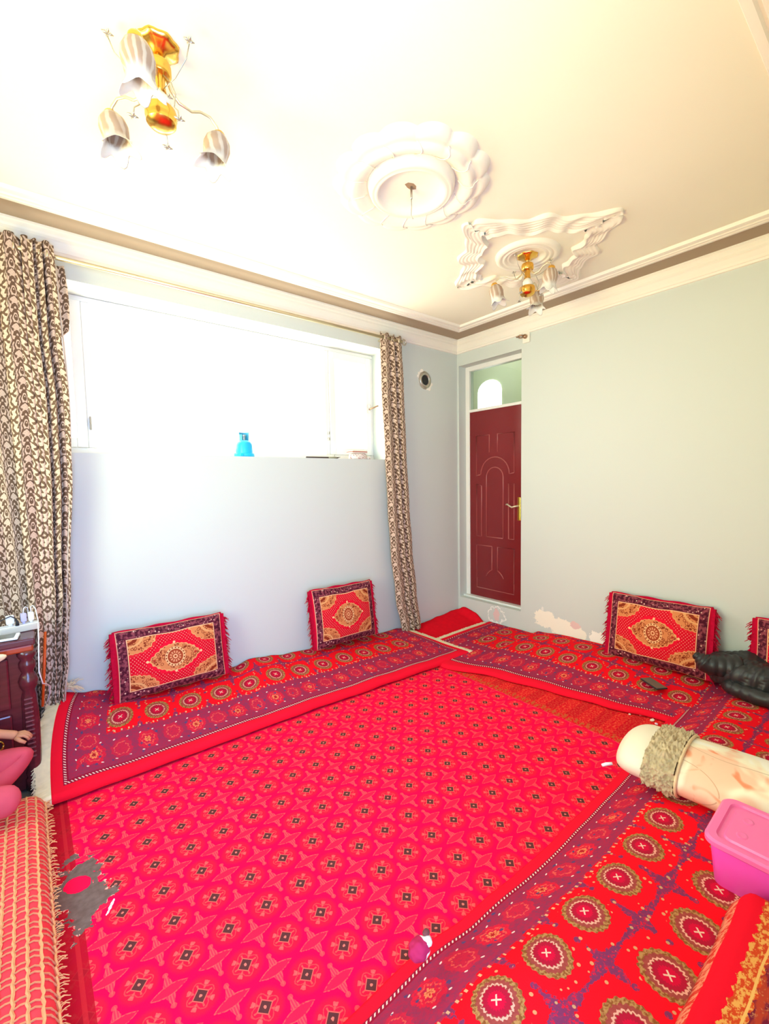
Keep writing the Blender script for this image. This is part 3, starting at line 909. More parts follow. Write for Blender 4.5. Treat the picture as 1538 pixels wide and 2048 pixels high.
def quilt(s, t):
    x = lerp(-2.62, -1.885, s); L = t * 0.26; q = min(1.0, L / 0.05)
    y = -2.705 - 0.012 * sin(q * pi / 2) - L * 0.82 + 0.004 * nz(x * 8); e = max(0, (s - 0.93) / 0.07)
    return (x, y, 0.172 + (0.085 * sin(q * pi / 2) + 0.010 * nz(x * 5, y * 5)) * math.sqrt(max(0, 1 - e * e)) + 0.006)


q5 = sheet('folded_quilt', quilt, 60, 26, 0.006, quilt_mat(), None, lambda s, t: (s * 0.735, t * 0.26))
tag(q5, 'folded red quilt with a gold and plum border beside the pink box', 'quilt')
bm = bmesh.new(); bx(bm, -2.60, -1.91, -2.91, -2.735, 0.170, 0.235); fin('quilt_layers', bm, m_crimson, q5, bevel=0.02)

# ------------------------------------------------------------------ curtains
def curtain(name, xs, zs, folds, amp, y0, mat, fabric_w, seedv=0.0, yoff=None, deep=()):
    """xs: table of (z, xleft, xright) from top down"""
    tab = xs

    def fn(s, t):
        z = lerp(zs[0], zs[1], t)
        xl = interp([(-a, b) for a, b, c in tab], -z); xr = interp([(-a, c) for a, b, c in tab], -z)
        ph = (s + 0.045 * sin(s * 9 + seedv)) * folds * 2 * pi + 0.5 * nz(t * 2, seedv) + 0.6 * nz(s * 3, seedv + 9)
        x = lerp(xl, xr, s) + 0.006 * sin(ph * 2)
        A = amp * (0.75 + 0.35 * nz(s * 5, t * 1.5, seedv)) * (1.0 if t > 0.04 else 0.8)
        y = y0 + A * sin(ph) + (yoff(t) if yoff else 0)
        for c_, w_, d_ in deep: y += d_ * math.exp(-((s - c_ - 0.04 * t) / w_) ** 2)
        zz = z + (0.010 * sin(ph + 1.0) * (1 - sm(t * 20)))
        return (x, y, zz)
    return sheet(name, fn, max(90, int(folds * 16)), 90, 0.0025, mat, None, lambda s, t: (s * fabric_w, (zs[0] - lerp(zs[0], zs[1], t))))


cA = curtain('curtain', [(2.66, -3.43, -3.205), (2.2, -3.43, -3.200), (1.86, -3.42, -3.185), (1.5, -3.42, -3.190), (0.9, -3.41, -3.225), (0.45, -3.40, -3.262), (0.28, -3.39, -3.290)], (2.645, 0.02), 4.6, 0.020, -0.118, m_curt, 0.46, 1.0, None, ((0.40, 0.030, 0.055), (0.62, 0.018, 0.035), (0.80, 0.020, 0.050)))
tag(cA, 'brown and cream damask curtain gathered at the left of the window', 'curtain', 'damask curtains')
cA2 = curtain('curtain', [(2.7, -3.62, -3.40), (1.86, -3.60, -3.385), (0.9, -3.56, -3.36), (0.3, -3.54, -3.36)], (2.65, 0.02), 3.0, 0.014, -0.050, m_curt, 0.50, 4.0)
tag(cA2, 'damask curtain panel overlapping behind the wide left one, mostly past the picture edge', 'curtain', 'damask curtains')
cB = curtain('curtain', [(2.66, -1.052, -0.822), (2.2, -1.045, -0.800), (1.66, -1.018, -0.782), (1.2, -1.000, -0.755), (0.8, -0.975, -0.725), (0.4, -0.930, -0.680), (0.05, -0.860, -0.628)], (2.625, 0.045), 3.2, 0.020, -0.104, m_curt, 0.40, 7.0, None, ((0.45, 0.03, 0.035), (0.72, 0.03, 0.030)))
tag(cB, 'narrow damask curtain drawn to the right end of the rod near the door', 'curtain', 'damask curtains')
# a loose flap of the left curtain by the window and its pale hem
bm = bmesh.new(); tube(bm, [(interp([(-2.6, -3.203), (-1.86, -3.183), (-0.45, -3.262), (-0.28, -3.288)], -z), -0.108, z) for z in [2.55 - k * 0.1 for k in range(24)]], 0.0045, 6)
fin('hem', bm, m_hem, cA, smooth=True)
def flap(s, t): return (lerp(-3.215, -3.165 - 0.03 * (t > .9) * (t - .9) * 10 + 0.012 * sin(t * 3), s), -0.085 + 0.02 * sin(s * pi), lerp(2.56, 2.19, t))
sheet('curtain_flap', flap, 8, 20, 0.002, m_curt, cA, lambda s, t: (s * 0.06, t * 0.37))

# curtain rod with finial and brackets
rod = empty('curtain_rod', (-2.2, -0.10, 2.588))
def rel(o, *p): return tuple(Vector(p) - Vector(o.location))
bm = bmesh.new(); tube(bm, [rel(rod, -4.1, -0.10, 2.588), rel(rod, -0.815, -0.10, 2.588)], 0.0125, 14); fin('pole', bm, m_rod, rod, smooth=True)
bm = bmesh.new(); cpt = Vector(rel(rod, -0.788, -0.10, 2.588)); tube(bm, [cpt + Vector((0.022 * cos(a), 0, 0.022 * sin(a))) for a in [k * 2 * pi / 20 for k in range(21)]], 0.006, 8); fin('finial_ring', bm, m_steel, rod, smooth=True)
bm = bmesh.new(); tube(bm, [rel(rod, -0.822, -0.10, 2.588), rel(rod, -0.808, -0.10, 2.588)], 0.017, 12); fin('finial_collar', bm, m_steel, rod)
for xx in (-0.99, -3.30):
    bm = bmesh.new(); tube(bm, [rel(rod, xx, -0.002, 2.588), rel(rod, xx, -0.10, 2.588)], 0.008, 8); fin('bracket', bm, m_rod, rod)
tag(rod, 'thin champagne metal curtain rod running above the wide window', 'curtain rod')
g = 0
for base, n, x0, x1 in (('A', 6, -3.40, -3.235), ('B', 3, -1.02, -0.86)):
    for k in range(n):
        xx = lerp(x0, x1, k / (n - 1)); bm = bmesh.new()
        tube(bm, [(xx, -0.10 + 0.021 * cos(a), 2.588 + 0.021 * sin(a)) for a in [q * 2 * pi / 16 for q in range(17)]], 0.004, 6)
        fin('grommet', bm, m_rod, cA if base == 'A' else cB, smooth=True)

# ------------------------------------------------------------------ things on the window ledge
m_cyan = plain('cyan_painted_steel', (0.005, 0.50, 0.86), 0.35, 0.5, 0.06, 10)
m_cyan2 = plain('pale_cyan_plastic', (0.07, 0.42, 0.62), 0.4, 0.5, 0.05, 10)
g0 = empty('gas_cylinder', (-2.156, 0.10, WZ0))
bm = bmesh.new(); lathe(bm, [(0.0, 0.012), (0.056, 0.012), (0.058, 0.02), (0.058, 0.085), (0.055, 0.100), (0.045, 0.113), (0.030, 0.120), (0.020, 0.122), (0, 0.122)], 32); fin('tank', bm, m_cyan, g0, smooth=True)
bm = bmesh.new(); lathe(bm, [(0.052, 0.0), (0.068, 0.0), (0.070, 0.004), (0.068, 0.026), (0.060, 0.028), (0.056, 0.026)], 32)
bx(bm, -0.055, -0.035, -0.070, -0.062, 0.006, 0.022); fin('foot_ring', bm, m_cyan, g0, smooth=True, auto=40)
bm = bmesh.new(); N = 26
for k in range(N):
    a0, a1 = [R(-60 + 290 * (k + d) / N) for d in (0, 1)]
    ps = [(rr * cos(a), rr * sin(a)) for a in (a0, a1) for rr in (0.036, 0.033)]
    top = 0.178 if 4 < k < 22 else 0.160
    vs = [bm.verts.new((*p, z)) for z in (0.118, top) for p in ps]
    for f in ((0, 1, 3, 2), (4, 6, 7, 5), (0, 2, 6, 4), (1, 5, 7, 3), (0, 4, 5, 1), (2, 3, 7, 6)): bm.faces.new([vs[i] for i in f])
fin('handle_collar', bm, m_cyan2, g0)
bm = bmesh.new(); lathe(bm, [(0, 0.12), (0.012, 0.12), (0.012, 0.145), (0.016, 0.147), (0.016, 0.158), (0, 0.160)], 14); fin('valve', bm, m_steel, g0)
tag(g0, 'small cyan blue gas cylinder standing on the window ledge', 'gas cylinder')
bm = bmesh.new(); tube(bm, [(-1.675, 0.07, WZ0 + 0.008), (-1.50, 0.068, WZ0 + 0.009), (-1.39, 0.066, WZ0 + 0.010), (-1.36, 0.064, WZ0 + 0.016)], [0.008, 0.008, 0.006, 0.001], 8)
t = empty('wrapped_stick', (-1.52, 0.07, WZ0 + 0.001))
bm2 = bmesh.new(); tube(bm2, [(-1.475, 0.068, WZ0 + 0.0095), (-1.40, 0.066, WZ0 + 0.010)], 0.0095, 8)
a = fin('sheath', bm, plain('dark_brown_wood', (0.05, 0.03, 0.025), 0.6), t, smooth=True, origin=t.location); a.location = (0, 0, 0)
b = fin('grip_wrap', bm2, plain('olive_grey_wrap', (0.30, 0.28, 0.20), 0.7), t, smooth=True, origin=t.location); b.location = (0, 0, 0)
bm = bmesh.new(); tube(bm, [(-1.418, 0.066, WZ0 + 0.012), (-1.414, 0.066, WZ0 + 0.035)], 0.0012, 5); a = fin('cord', bm, m_dark, t, origin=t.location); a.location = (0, 0, 0)
tag(t, 'thin dark brown stick with a wrapped grip lying on the window ledge', 'stick')


def dotted():
    s = Sh('dotted_white_cloth'); P = s.tc.outputs['Object']; v = s.voro(P, 75)
    return s.done(s.mix(v.lt(0.30), (0.80, 0.72, 0.66), (0.35, 0.12, 0.08)), 0.9, 0.1)


m_dot = dotted()
t = empty('folded_cloth', (-1.20, 0.045, WZ0))
def pil(s, tt):
    a = s * 2 * pi; rr = 1 - 0.08 * nz(cos(a) * 2, sin(a) * 2, 1)
    prof = [(1.0, 0.002), (1.05, 0.018), (1.0, 0.036), (0.93, 0.044), (0.6, 0.047), (0, 0.047)]
    k = tt * (len(prof) - 1); i = min(int(k), len(prof) - 2); f = k - i
    q = lerp(prof[i][0], prof[i + 1][0], f) * rr; z = lerp(prof[i][1], prof[i + 1][1], f)
    return (0.085 * q * cos(a), 0.048 * q * sin(a), z)
bm = bmesh.new(); G = [[bm.verts.new(pil(i / 28, j / 15)) for j in range(16)] for i in range(28)]
for i in range(28):
    for j in range(15): bm.faces.new([G[i][j], G[(i + 1) % 28][j], G[(i + 1) % 28][j + 1], G[i][j + 1]])
fin('lower_fold', bm, m_dot, t, smooth=True)
bm = bmesh.new(); bx(bm, -0.083, 0.070, -0.046, 0.044, 0.047, 0.058); bx(bm, -0.078, 0.074, -0.042, 0.046, 0.062, 0.071); fin('upper_fold', bm, plain('cream_cloth', (0.82, 0.74, 0.66), 0.9), t, bevel=0.004)
bm = bmesh.new(); bx(bm, -0.085, 0.068, -0.048, 0.040, 0.057, 0.0625); fin('red_stripe', bm, plain('brick_red_cloth', (0.50, 0.12, 0.07), 0.9), t, bevel=0.002)
bm = bmesh.new(); bx(bm, 0.080, 0.120, -0.030, 0.020, 0.0, 0.022); fin('loose_corner', bm, m_dot, t, bevel=0.008)
tag(t, 'folded white dotted cloth with a red stripe at the right end of the ledge', 'cloth')

# ------------------------------------------------------------------ stove-pipe hole and socket box on the walls
t = empty('flue_collar', (-0.447, 0.0, 2.332))
RX = Matrix.Rotation(pi / 2, 4, 'X')
bm = bmesh.new(); lathe(bm, [(0.046, -0.03), (0.046, 0.008), (0.050, 0.012), (0.060, 0.013), (0.066, 0.010), (0.068, 0.004), (0.074, 0.006), (0.080, 0.003), (0.084, 0.0)], 36, mat4=RX); fin('ring', bm, m_steel, t, smooth=True)
bm = bmesh.new(); lathe(bm, [(0.0, 0.002), (0.047, 0.002)], 32, mat4=RX); fin('pipe_opening', bm, m_dark, t)
for k in range(9):
    bm = bmesh.new()
    a = [2.2, 2.5, 2.0, -0.7, -0.5, -0.9, -1.2, -0.3, 2.8][k]; rr = 0.088 + 0.006 * sin(k * 3)
    s_ = 0.010 + 0.004 * (k % 3); lathe(bm, [(0, 0.004), (s_, 0.003), (s_ * 1.2, 0.0)], 7, mat4=Matrix.Translation((rr * cos(a), 0, rr * sin(a))) @ RX)
    fin('plaster_chip', bm, m_white, t)
tag(t, 'round metal stove-pipe hole in the wall between curtain and door', 'flue')
t = empty('junction_box', (0.0, -0.775, 2.600))
bm = bmesh.new(); bx(bm, -0.016, 0.0, -0.045, 0.020, -0.045, 0.048); fin('back_box', bm, m_white, t, bevel=0.003)
bm = bmesh.new(); lathe(bm, [(0.0, 0.030), (0.014, 0.030), (0.018, 0.016), (0.018, 0.0)], 14, mat4=Matrix.Translation((-0.012, -0.010, 0.005)) @ Matrix.Rotation(-pi / 2, 4, 'Y'))
tube(bm, [(-0.03, 0.0, 0.01), (-0.045, 0.025, 0.020), (-0.045, 0.055, 0.010), (-0.035, 0.068, 0.018)], 0.006, 6); tube(bm, [(-0.03, 0.0, 0.0), (-0.045, 0.02, -0.005), (-0.04, 0.04, 0.002), (-0.03, 0.045, 0.02)], 0.005, 6)
fin('terminal', bm, m_bronze, t, smooth=True)
tag(t, 'small square junction box with brown wires above the door', 'junction box')

# ------------------------------------------------------------------ ceiling roses
m_rose = plain('moulded_plaster', (0.87, 0.81, 0.68), 0.7, 0.3, 0.02, 4)
t = empty('ceiling_rose', (-1.94, -1.45, ZT))
def petals(r, z, th, j):
    if r > 0.20:
        k = (r - 0.20) / 0.14; sc = abs(sin(th * 7)) ** 0.6
        return r + k * k * 0.030 * (sc - 0.6), z - 0.006 * k * k * (sc - .5) * (r < 0.33)
    return r, z
prof = [(0.20, -0.004), (0.215, -0.020), (0.235, -0.034), (0.26, -0.042), (0.275, -0.042), (0.285, -0.030), (0.290, -0.026), (0.305, -0.030), (0.325, -0.026), (0.338, -0.012), (0.345, 0.0)]
bm = bmesh.new(); lathe(bm, prof, 216, mod=petals); fin('petal_ring', bm, m_rose, t, smooth=True)
bm = bmesh.new(); lathe(bm, [(0.0, -0.012), (0.08, -0.014), (0.125, -0.022), (0.145, -0.036), (0.152, -0.048), (0.165, -0.052), (0.172, -0.046), (0.176, -0.050), (0.188, -0.044), (0.196, -0.026), (0.202, 0.0)], 64); fin('centre_dish', bm, m_rose, t, smooth=True)
for k in range(14):
    th = (k + 0.0) * pi / 7
    bm = bmesh.new(); tube(bm, [(rr * cos(th + 0.10 * sin(q * pi / 6)), rr * sin(th + 0.10 * sin(q * pi / 6)), zz - 0.002) for q, (rr, zz) in enumerate([(0.21, -0.016), (0.225, -0.030), (0.24, -0.037), (0.26, -0.042), (0.275, -0.042), (0.285, -0.031), (0.30, -0.030)])], 0.0022, 5); fin('petal_rib', bm, m_rose, t, smooth=True)
bm = bmesh.new(); q = [(0.030, 0.0), (0.012, 0.018), (-0.010, 0.016), (-0.034, 0.006), (-0.030, -0.012), (-0.006, -0.022), (0.016, -0.016)]
fv = [bm.verts.new((a, b, -0.0135)) for a, b in q]; bm.faces.new(fv)
rr_ = bmesh.ops.extrude_face_region(bm, geom=bm.faces[:]); bmesh.ops.translate(bm, verts=[v for v in rr_['geom'] if isinstance(v, bmesh.types.BMVert)], vec=(0, 0, 0.004)); fin('hook_hole', bm, plain('raw_brown_plaster', (0.34, 0.22, 0.13), 0.95), t)
bm = bmesh.new(); tube(bm, [(0.0, 0.0, -0.012), (0.004, 0.003, -0.05), (0, 0, -0.066)], 0.005, 6); tube(bm, [(0, 0, -0.06), (0.002, 0.001, -0.10), (-0.002, 0, -0.14), (0.004, -0.004, -0.155), (0.010, 0, -0.150)], 0.0018, 5)
tube(bm, [(0.012, 0.01, -0.012), (0.02, 0.018, -0.035)], 0.003, 5); fin('bare_wire', bm, m_steel, t, smooth=True)
tag(t, 'scalloped plaster ceiling rose with a bare hook and no lamp', 'ceiling rose')

t = empty('ceiling_rose', (-0.945, -1.405, ZT))
bm = bmesh.new(); lathe(bm, [(0.0, -0.003), (0.098, -0.003), (0.103, -0.014), (0.112, -0.018), (0.120, -0.012), (0.128, -0.020), (0.140, -0.023), (0.148, -0.015), (0.156, -0.022), (0.172, -0.024), (0.184, -0.016), (0.190, 0)], 72); fin('round_moulding', bm, m_rose, t, smooth=True)
# fluted wavy ribbons forming a square frame
for side_ in range(4):
    a0 = R(45 + 90 * side_); bm = bmesh.new(); nu, nv = 90, 22; G = []
    dirn = Vector((cos(a0), sin(a0), 0)); tan_ = Vector((-sin(a0), cos(a0), 0))
    for i in range(nu + 1):
        s_ = i / nu * 2 - 1; row = []
        for j in range(nv + 1):
            tt = j / nv
            wav = 0.018 * sin(s_ * 8.5 + tt * 1.2) + 0.010 * sin(s_ * 15 + 1)
            dist = lerp(0.270, 0.395, tt) + wav
            half = dist + (0.02 * sin(tt * 9))
            # plaster strands curl up and down across the ribbon
            z = -0.004 - 0.013 * (0.6 + 0.4 * cos(s_ * 8.5 * 2)) - 0.006 * abs(sin(tt * pi * 6)) - (0.010 if tt < 0.12 else 0)
            row.append(bm.verts.new(dirn * dist + tan_ * (s_ * half) + Vector((0, 0, z if 0 < j < nv else 0.0))))
        G.append(row)
    for i in range(nu):
        for j in range(nv): bm.faces.new([G[i][j], G[i + 1][j], G[i + 1][j + 1], G[i][j + 1]])
    fin('wavy_ribbon', bm, m_rose, t, smooth=True)
tag(t, 'square fluted plaster ceiling rose with wavy ribbon edges above the far chandelier', 'ceiling rose')

# ------------------------------------------------------------------ chandeliers
def chandelier(loc, angs, name='chandelier'):
    t = empty(name, loc)
    bm = bmesh.new(); lathe(bm, [(0, -0.030), (0.018, -0.030), (0.024, -0.020), (0.048, -0.014), (0.060, -0.008), (0.062, -0.003), (0.062, 0)], 32, mod=lambda r, z, th, j: (r * (1 + 0.05 * sin(th * 8) * (r > .04)), z)); fin('canopy', bm, m_gold, t, smooth=True)
    bm = bmesh.new(); tube(bm, [(0, 0, -0.02), (0, 0, -0.06)], 0.007, 10); fin('stem', bm, m_rod, t, smooth=True)
    bm = bmesh.new(); lathe(bm, [(0, -0.050), (0.030, -0.050), (0.034, -0.053), (0.034, -0.058), (0.036, -0.060), (0.036, -0.082), (0.032, -0.088), (0.018, -0.092), (0.016, -0.110), (0.019, -0.135), (0.014, -0.140), (0, -0.140)], 28); fin('hub', bm, m_gold, t, smooth=True, auto=40)
    bm = bmesh.new(); lathe(bm, [(0.013, -0.136), (0.024, -0.148), (0.031, -0.162), (0.030, -0.176), (0.022, -0.186), (0, -0.188)], 24); fin('glass_ball', bm, m_bulb, t, smooth=True)
    bm = bmesh.new(); lathe(bm, [(0, -0.180), (0.034, -0.182), (0.044, -0.188), (0.046, -0.196), (0.046, -0.212), (0.043, -0.218), (0.043, -0.228), (0.034, -0.237), (0.015, -0.242), (0, -0.243)], 28); fin('lower_disc', bm, m_gold, t, smooth=True, auto=40)
    for ad in angs:
        a = R(ad); dx, dy = cos(a), sin(a)
        def P(r, z, s=0.0): return (dx * r - dy * s, dy * r + dx * s, z)
        bm = bmesh.new(); tube(bm, [P(0.020, -0.075), P(0.035, -0.110), P(0.060, -0.132), P(0.10, -0.135), P(0.13, -0.118), P(0.165, -0.115), P(0.188, -0.132), P(0.195, -0.150)], 0.005, 8); fin('arm', bm, m_rod, t, smooth=True)
        sh = empty('lamp_shade', P(0.198, -0.150)); sh.parent = t; tilt = Matrix.Rotation(R(14), 4, Vector((-dy, dx, 0)))
        bm = bmesh.new(); lathe(bm, [(0, 0.006), (0.012, 0.006), (0.018, 0.0), (0.022, -0.012), (0.018, -0.016), (0, -0.016)], 18, mat4=tilt); fin('shade_cap', bm, m_gold, sh, smooth=True)
        def tul(r, z, th, j):
            k = max(0, (-z - 0.075) / 0.05); return r + 0.010 * k * cos(th * 5), z - 0.012 * k * cos(th * 5)
        bm = bmesh.new(); lathe(bm, [(0.014, -0.006), (0.028, -0.014), (0.040, -0.032), (0.044, -0.052), (0.041, -0.072), (0.036, -0.088), (0.038, -0.102), (0.048, -0.118), (0.054, -0.124), (0.051, -0.122), (0.044, -0.114), (0.034, -0.100), (0.032, -0.086), (0.037, -0.070), (0.040, -0.052), (0.036, -0.032), (0.024, -0.016), (0.012, -0.009)], 40, mod=tul, mat4=tilt)
        fin('tulip_glass', bm, m_shade, sh, smooth=True)
        bm = bmesh.new(); am = a + R(55); cx_, cy_ = cos(am), sin(am)
        def Q(r, z): return (cx_ * r, cy_ * r, z)
        tube(bm, [Q(0.018, -0.09), Q(0.050, -0.125), Q(0.068, -0.165), Q(0.060, -0.200), Q(0.075, -0.215), Q(0.080, -0.245)], 0.0022, 6)
        tube(bm, [Q(0.02, -0.13), Q(0.07, -0.12), Q(0.12, -0.085), Q(0.135, -0.05)], 0.0018, 5)
        for e in (Q(0.080, -0.247), Q(0.135, -0.046)):
            for w_ in range(4):
                th = w_ * pi / 2; p = Vector(e); q2 = p + Vector((0.016 * cos(th), 0.016 * sin(th), 0.006)); tube(bm, [p, p.lerp(q2, 0.5) + Vector((0, 0, 0.003)), q2], [0.001, 0.0045, 0.001], 5)
        fin('wire_scroll', bm, m_steel, t, smooth=True)
    return t


ch2 = chandelier((-0.934, -1.40, ZT), (15, 130, 255))
tag(ch2, 'brass three-arm chandelier with tulip shades under the square fluted rose', 'chandelier', 'brass tulip chandeliers')
ch1 = chandelier((-2.995, -1.441, ZT), (10, 125, 240))
tag(ch1, 'brass three-arm chandelier with tulip shades nearest the camera, beside the left curtain side', 'chandelier', 'brass tulip chandeliers')

# ------------------------------------------------------------------ small things on the mattresses
m_phone = plain('dark_grey_glass', (0.13, 0.13, 0.10), 0.25, 0.6, 0.05, 20)
t = empty('mobile_phone', (-0.380, -1.956, 0.092), R(-24)); t.rotation_euler = (0, R(-3), R(66 - 90 + 90))
t.rotation_euler = (R(1), 0, 0)
bm = bmesh.new(); pt = [(-0.0, 0.0)]
ax = Vector((-0.40 - -0.385, -0.145)).normalized() if False else None
M4 = Matrix.Rotation(R(-122), 4, 'Z')
bx(bm, -0.075, 0.075, -0.038, 0.038, 0.0, 0.009, mat4=M4); fin('phone_case', bm, m_dark, t, bevel=0.004)
bm = bmesh.new(); bx(bm, -0.071, 0.071, -0.034, 0.034, 0.009, 0.0105, mat4=M4); fin('screen', bm, m_phone, t, bevel=0.001)
tag(t, 'dark grey mobile phone lying on the rug before the wall cushion', 'phone')

# black quilted jacket
def jack_mat():
    s = Sh('black_quilted_nylon'); u, v = s.uv(); P = s.tc.outputs['Object']
    n = s.noise(P, 9, 3); 
    return s.done(s.mix(n, (0.010, 0.011, 0.013), (0.026, 0.028, 0.030)), 0.42, 0.5)


t = empty('quilted_jacket', (-0.16, -2.45, 0.15))
def jack(s, tt):
    th = s * 2 * pi; ph = (tt - 0.5) * pi
    x = 0.175 * cos(ph) ** 0.6 * cos(th) * (1 + 0.15 * nz(cos(th) * 1.5, sin(th) * 1.5, tt * 3))
    y = 0.27 * (abs(cos(ph)) ** 0.5) * sin(th) * (1 + 0.12 * nz(cos(th), sin(th), tt * 2 + 5))
    z = 0.095 * (sin(ph) + 1) * 0.98 + 0.035 * nz(x * 7, y * 7, 3) * (tt > .3)
    q = 0.012 * abs(sin((y * 0.9 + x * 0.7) * 78 + 2 * nz(x * 9, y * 9))) * abs(sin((y * 0.9 - x) * 55 + z * 40)) ** 0.5
    n = Vector((x * 2, y * 2, (z - 0.1) * 3)).normalized() if tt < 1 and tt > 0 else Vector((0, 0, 1))
    return Vector((x, y, max(0.006, z))) + n * q * (0.2 < tt < 0.97)
bm = bmesh.new(); NU, NV = 150, 80
G = [[bm.verts.new(jack(i / NU, lerp(0.02, 0.985, j / NV))) for j in range(NV + 1)] for i in range(NU)]
for i in range(NU):
    for j in range(NV): bm.faces.new([G[i][j], G[(i + 1) % NU][j], G[(i + 1) % NU][j + 1], G[i][j + 1]])
bm.faces.new([G[i][NV] for i in range(NU)]); bm.faces.new([G[i][0] for i in range(NU)][::-1])
m_jack = jack_mat(); fin('body', bm, m_jack, t, smooth=True)
def sleeve(pts, rs, name):
    bm = bmesh.new(); n = 60; P = []; RR = []
    for k in range(n + 1):
        f = k / n * (len(pts) - 1); i = min(int(f), len(pts) - 2); g = sm(f - i)
        P.append(Vector(pts[i]).lerp(Vector(pts[i + 1]), f - i)); RR.append(lerp(rs[i], rs[i + 1], g) + 0.006 * abs(sin(k * 0.42)))
    tube(bm, P, RR, 20); return fin(name, bm, m_jack, t, smooth=True)
sleeve([(-0.05, 0.10, 0.12), (-0.12, 0.24, 0.125), (-0.115, 0.31, 0.165)], [0.075, 0.055, 0.018], 'collar')
sleeve([(-0.02, -0.02, 0.05), (-0.165, 0.12, 0.040), (-0.195, 0.0, 0.040), (-0.21, -0.22, 0.045)], [0.040, 0.036, 0.038, 0.04], 'sleeve')
tag(t, 'crumpled black quilted jacket lying in the corner on the red rug', 'jacket')

# floral bolster
def floral():
    s = Sh('peach_floral_satin'); x, y, z = s.ob(); P = s.tc.outputs['Object']
    n1 = s.noise(P, 5.5, 2, 0.5, 0.6); n2 = s.noise(P, 9, 2, 0.4, 1.2); n3 = s.noise(P, 3.2, 1, 0.5, 0.4)
    c = s.mix(n1.ss(0.44, 0.56), (0.90, 0.56, 0.38), (0.93, 0.83, 0.62))
    c = s.mix(n2.ss(0.50, 0.62) * 0.9 * n1.ss(0.62, 0.44), c, (0.86, 0.24, 0.10))
    c = s.mix(n1.ss(0.60, 0.68), c, (0.95, 0.90, 0.78))
    br = (n3 - 0.5).abs().lt(0.004) * n2.lt(0.52)
    c = s.mix(br * 0.6, c, (0.50, 0.26, 0.14))
    return s.done(c, 0.5, 0.4)


m_flo = floral(); m_bcream = plain('cream_satin', (0.90, 0.78, 0.60), 0.55, 0.4, 0.05, 3)
m_ruf = plain('taupe_ruffle_chiffon', (0.60, 0.46, 0.28), 0.8, 0.2, 0.15, 25, 0.3)
t = empty('floral_bolster', (-1.405, -2.20, 0.165), R(4))
def boltube(name, y0, y1, mat, fr, ny=20, na=60, closed_start=False, closed_end=False, wr=0.0):
    bm = bmesh.new(); rings = []
    for j in range(ny + 1):
        y = lerp(y0, y1, j / ny); ring = []
        for k in range(na):
            a = 2 * pi * k / na; W_, H_ = fr(y)
            dd = wr * (abs(nz(cos(a) * 7, sin(a) * 7, y * 45)) + 0.6 * abs(nz(cos(a) * 20, sin(a) * 20, y * 110)))
            zz = sin(a); fl = -0.88 if zz < -0.88 else zz
            ring.append(bm.verts.new((cos(a) * (W_ + dd) , -y, H_ * 0.88 + fl * (H_ + dd * 0.8) + 0.004)))
        rings.append(ring)
    for j in range(ny):
        for k in range(na): bm.faces.new([rings[j][k], rings[j][(k + 1) % na], rings[j + 1][(k + 1) % na], rings[j + 1][k]])
    if closed_start: bm.faces.new(rings[0][::-1])
    if closed_end: bm.faces.new(rings[-1])
    return fin(name, bm, mat, t, smooth=True)
def fr(y):
    if y < 0.10: q = math.sqrt(max(0.0, 1 - (1 - y / 0.10) ** 2.2)); return 0.06 + 0.118 * q, 0.035 + 0.045 * q
    return 0.178 + 0.012 * sin(min(1, (y - 0.1) * 3)), 0.080 + 0.008 * sin(min(1, (y - .1) * 3))
boltube('cream_end', 0.0, 0.135, m_bcream, fr, 20, closed_start=True)
boltube('ruffle_band', 0.125, 0.235, m_ruf, lambda y: (fr(y)[0] + 0.003, fr(y)[1] + 0.003), 60, 220, wr=0.030)
bm = bmesh.new(); W_, H_ = fr(0.238); tube(bm, [(cos(a) * (W_ + 0.007), -0.240, H_ * 0.88 + max(-0.88, sin(a)) * (H_ + 0.007) + 0.004) for a in [2 * pi * k / 60 for k in range(61)]], 0.006, 8); fin('piping', bm, plain('gold_piping', (0.80, 0.58, 0.34), 0.6), t, smooth=True)
boltube('floral_cover', 0.235, 0.70, m_flo, lambda y: (fr(y)[0] * (1 if y < .6 else math.sqrt(max(0.02, 1 - ((y - .6) / .1) ** 2 * 0.9))), fr(y)[1] * (1 if y < .6 else math.sqrt(max(0.05, 1 - ((y - .6) / .1) ** 2 * .9)))), 40, closed_end=True)
bm = bmesh.new(); tube(bm, [(-0.13, 0.0, 0.03), (-0.145, 0.018, 0.026), (-0.160, 0.03, 0.022)], [0.006, 0.007, 0.006], 6); fin('white_tie', bm, m_whitep, t, smooth=True)
tag(t, 'peach floral bolster pillow with a cream end and a ruffled taupe band', 'pillow')

# pink box with lid
m_pink = plain('translucent_pink_plastic', (0.95, 0.10, 0.58), 0.30, 0.5, 0.03, 6)
m_pink2 = plain('pink_plastic_lid', (0.95, 0.16, 0.42), 0.30, 0.5, 0.03, 6)
t = empty('storage_box', (-1.742, -2.80, 0.170), R(1))
def rbox(bm, hx, hy, z, r, n=6):
    v = []
    for cx_, cy_, a0 in ((hx - r, hy - r, 0), (-hx + r, hy - r, 90), (-hx + r, -hy + r, 180), (hx - r, -hy + r, 270)):
        for k in range(n + 1): a = R(a0 + 90 * k / n); v.append(bm.verts.new((cx_ + r * cos(a), cy_ + r * sin(a), z)))
    return v
def stack(bm, spec):
    L = [rbox(bm, *s_) for s_ in spec]
    for a, b in zip(L, L[1:]):
        for k in range(len(a)): bm.faces.new([a[k], a[(k + 1) % len(a)], b[(k + 1) % len(a)], b[k]])
    bm.faces.new(L[0][::-1]); bm.faces.new(L[-1])
bm = bmesh.new(); stack(bm, [(0.100, 0.155, 0.002, 0.025), (0.106, 0.161, 0.008, 0.028), (0.120, 0.172, 0.135, 0.030)]); fin('tub', bm, m_pink, t, smooth=True, auto=50)
